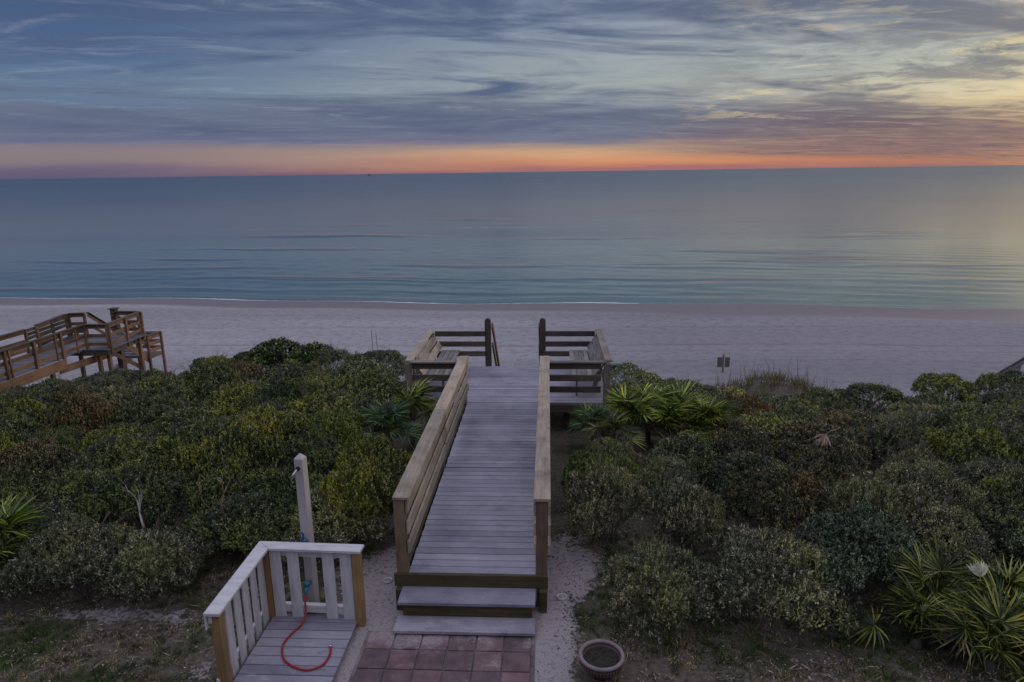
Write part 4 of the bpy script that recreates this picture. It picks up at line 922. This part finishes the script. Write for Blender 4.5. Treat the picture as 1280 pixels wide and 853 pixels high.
# dead sticks and small trunks that show
def dead_branch(name, label, loc, seed, s, m, cat='branch', n=5):
    V, Fc = [], []; rg = random.Random(seed)
    def grow(p, d, l, r_, dep):
        pts = [p]; q = p.copy(); dd = d.copy()
        for i in range(4):
            dd = (dd+Vector((rg.uniform(-.35,.35), rg.uniform(-.35,.35), rg.uniform(-.15,.25)))).normalized(); q = q+dd*l/4; pts.append(q.copy())
        tube_data(pts, [r_*(1-0.16*i) for i in range(5)], 6, V, Fc)
        if dep:
            for j in range(3 if dep > 1 else 2): grow(pts[rg.randint(2, 4)], (dd+Vector((rg.uniform(-1,1), rg.uniform(-1,1), rg.uniform(0,.8)))).normalized(), l*0.62, r_*0.5, dep-1)
    grow(Vector((0,0,-0.1)), Vector((rg.uniform(-.2,.2), rg.uniform(-.2,.2), 1)), s, 0.022*s+0.008, 2)
    o = meshobj(name, mesh_from(name, V, Fc), m, None, Matrix.Translation(loc)); o['label'] = label; o['category'] = cat; return o
dead_branch('bare_branch', 'bare pale grey branch rising from the bushes at the right edge', (8.5, 11.4, 0.95), 5, 0.85, M['deadwood'])
dead_branch('bare_branch', 'bleached twisted twigs on top of the grey bushes in the left front row', (-5.3, 7.85, 0.80), 8, 0.40, M['deadwood'])
dead_branch('bare_branch', 'forked grey-brown trunk showing under the first grey bush right of the steps', (1.35, 7.0, 0.0), 12, 0.50, M['bark'])
dead_branch('bare_branch', 'reddish bare trunk under the olive bush behind the picket screen', (-4.15, 8.25, 0.0), 3, 0.8, M['redbark'])
o = thing('dead_frond', 'fallen reddish-grey dead palm fan lying on rust-tipped bushes right of centre', 'palm frond', (4.6, 10.6, 1.05))
meshobj('frond', frond_mesh(5, 0.26, 9, 120, 0.2, 0.03), M['deadfrond'], o, Matrix.Translation((4.6, 10.5, 1.1)) @ Matrix.Rotation(R(200), 4, 'Z') @ Matrix.Rotation(R(18), 4, 'Y'))

# lawn, litter, sea oats
def on_ground(x, y, z=0.0): return np.stack([x, y, ground(x, y)+z], 1)
def free(x, y):
    return ~((np.abs(x+1.12) < 1.0) & (y < 7.35)) & ~((x > -3.42) & (x < -2.1) & (y < 7.1)) & ~((x-0.56)**2+(y-6.2)**2 < 0.03) & ~((x>-1.9)&(x<0.1)&(y>6.6))
NT_ = 15000; tx = RNG.uniform(-8, 8.5, NT_); ty = RNG.uniform(4.6, 9.2, NT_); nb_t = RNG.integers(8, 52, NT_); idx = np.repeat(np.arange(NT_), nb_t)
x = tx[idx]+RNG.normal(size=len(idx))*0.028; y = ty[idx]+RNG.normal(size=len(idx))*0.028; N = len(x); th_ = RNG.random(NT_)[idx]
dens = np.array([mnoise.noise((a*0.9, b*0.9, 3)) for a, b in zip(tx, ty)])[idx]
grass_zone = np.clip(dens*1.3+0.62, 0, 1)*np.clip(1-pfunc(x, y)*1.7, 0, 1)
k = (th_ < grass_zone) & free(x, y); x, y, dens, th_ = x[k], y[k], dens[k], th_[k]; n = len(x)
d = unit(np.stack([RNG.normal(size=n)*0.55, RNG.normal(size=n)*0.55, np.ones(n)*0.8], 1)); nr = unit(np.cross(d, RNG.normal(size=(n,3))))
me = leaves_mesh('grass', on_ground(x, y, -0.004), d, nr, RNG.uniform(0.025, 0.085, n), RNG.uniform(0.004, 0.008, n), np.clip(RNG.random(n)*0.6+0.5*np.modf(th_*53)[0], 0, 1), np.clip(dens*1.8+0.62, 0, 1))
g = meshobj('grass', me, L['grass']); g['kind'] = 'stuff'; g['label'] = 'short patchy brown and green grass around the steps and under the bushes'; g['category'] = 'grass'
N = 110000; x = RNG.uniform(-9, 9.5, N); y = RNG.uniform(4.6, 11, N); k = free(x, y) & (RNG.random(N) < np.clip(1.05-pfunc(x, y)*0.85, 0.05, 1)*np.clip(np.array([mnoise.noise((a*2.3, b*2.3, 7)) for a, b in zip(x, y)])*2.4+0.45, 0.06, 1)); x, y = x[k], y[k]; n = len(x)
d = unit(np.stack([RNG.normal(size=n), RNG.normal(size=n), RNG.normal(size=n)*0.25], 1)); nr = unit(np.stack([RNG.normal(size=n)*0.3, RNG.normal(size=n)*0.3, np.ones(n)], 1))
me = leaves_mesh('litter', on_ground(x, y, 0.006), d, nr, RNG.uniform(0.02, 0.06, n), RNG.uniform(0.008, 0.02, n), RNG.random(n)**1.4, RNG.random(n))
tw = RNG.uniform(-8.5, 9, 5200), RNG.uniform(4.6, 9.6, 5200); kk = free(*tw) & (RNG.random(5200) < 1.05-pfunc(*tw)*0.8); tx_, ty_ = tw[0][kk], tw[1][kk]; nt = len(tx_)
dd_ = unit(np.stack([RNG.normal(size=nt), RNG.normal(size=nt), RNG.normal(size=nt)*0.12], 1)); nn_ = unit(np.cross(dd_, RNG.normal(size=(nt,3))))
mt = meshobj('twig_litter', leaves_mesh('twig_litter', on_ground(tx_, ty_, 0.012), dd_, nn_, RNG.uniform(0.05, 0.20, nt), RNG.uniform(0.004, 0.008, nt), RNG.random(nt)*0.6+0.4, RNG.random(nt)), L['litter'])
mt['kind'] = 'stuff'; mt['label'] = 'thin fallen twigs strewn over the ground by the bushes'; mt['category'] = 'twigs'
g = meshobj('leaf_litter', me, L['litter']); g['kind'] = 'stuff'; g['label'] = 'dead leaves and twigs scattered over sand and soil'; g['category'] = 'leaf litter'
# sea oats: clumps on the seaward dune
V0, D0, N0, L0, W0, T0, C0 = [], [], [], [], [], [], []
for c in range(150):
    cx = RNG.uniform(3.6, 12.5) if c < 120 else RNG.uniform(-8, -3); cy = RNG.uniform(21.5, 25.5)
    if c < 70: cx, cy = RNG.normal(7.6, 1.4), RNG.normal(23.2, 0.7)
    nbl = 26; x = cx+RNG.normal(size=nbl)*0.1; y = cy+RNG.normal(size=nbl)*0.1
    d = unit(np.stack([RNG.normal(size=nbl)*0.3, RNG.normal(size=nbl)*0.3, np.ones(nbl)], 1))
    V0.append(on_ground(x, y, -0.02)); D0.append(d); N0.append(unit(np.cross(d, RNG.normal(size=(nbl,3)))))
    ll = RNG.uniform(0.25, 0.6, nbl); ll[0] = RNG.uniform(0.8, 1.35); L0.append(ll); W0.append(np.full(nbl, 0.013)); T0.append(RNG.random(nbl)); C0.append(RNG.random(nbl))
me = leaves_mesh('sea_oats', np.concatenate(V0), np.concatenate(D0), np.concatenate(N0), np.concatenate(L0), np.concatenate(W0), np.concatenate(T0), np.concatenate(C0))
g = meshobj('sea_oats', me, L['oats']); g['kind'] = 'stuff'; g['label'] = 'sparse tan sea oats on the low dune right of the platform'; g['category'] = 'dune grass'
bpy.context.view_layer.update()
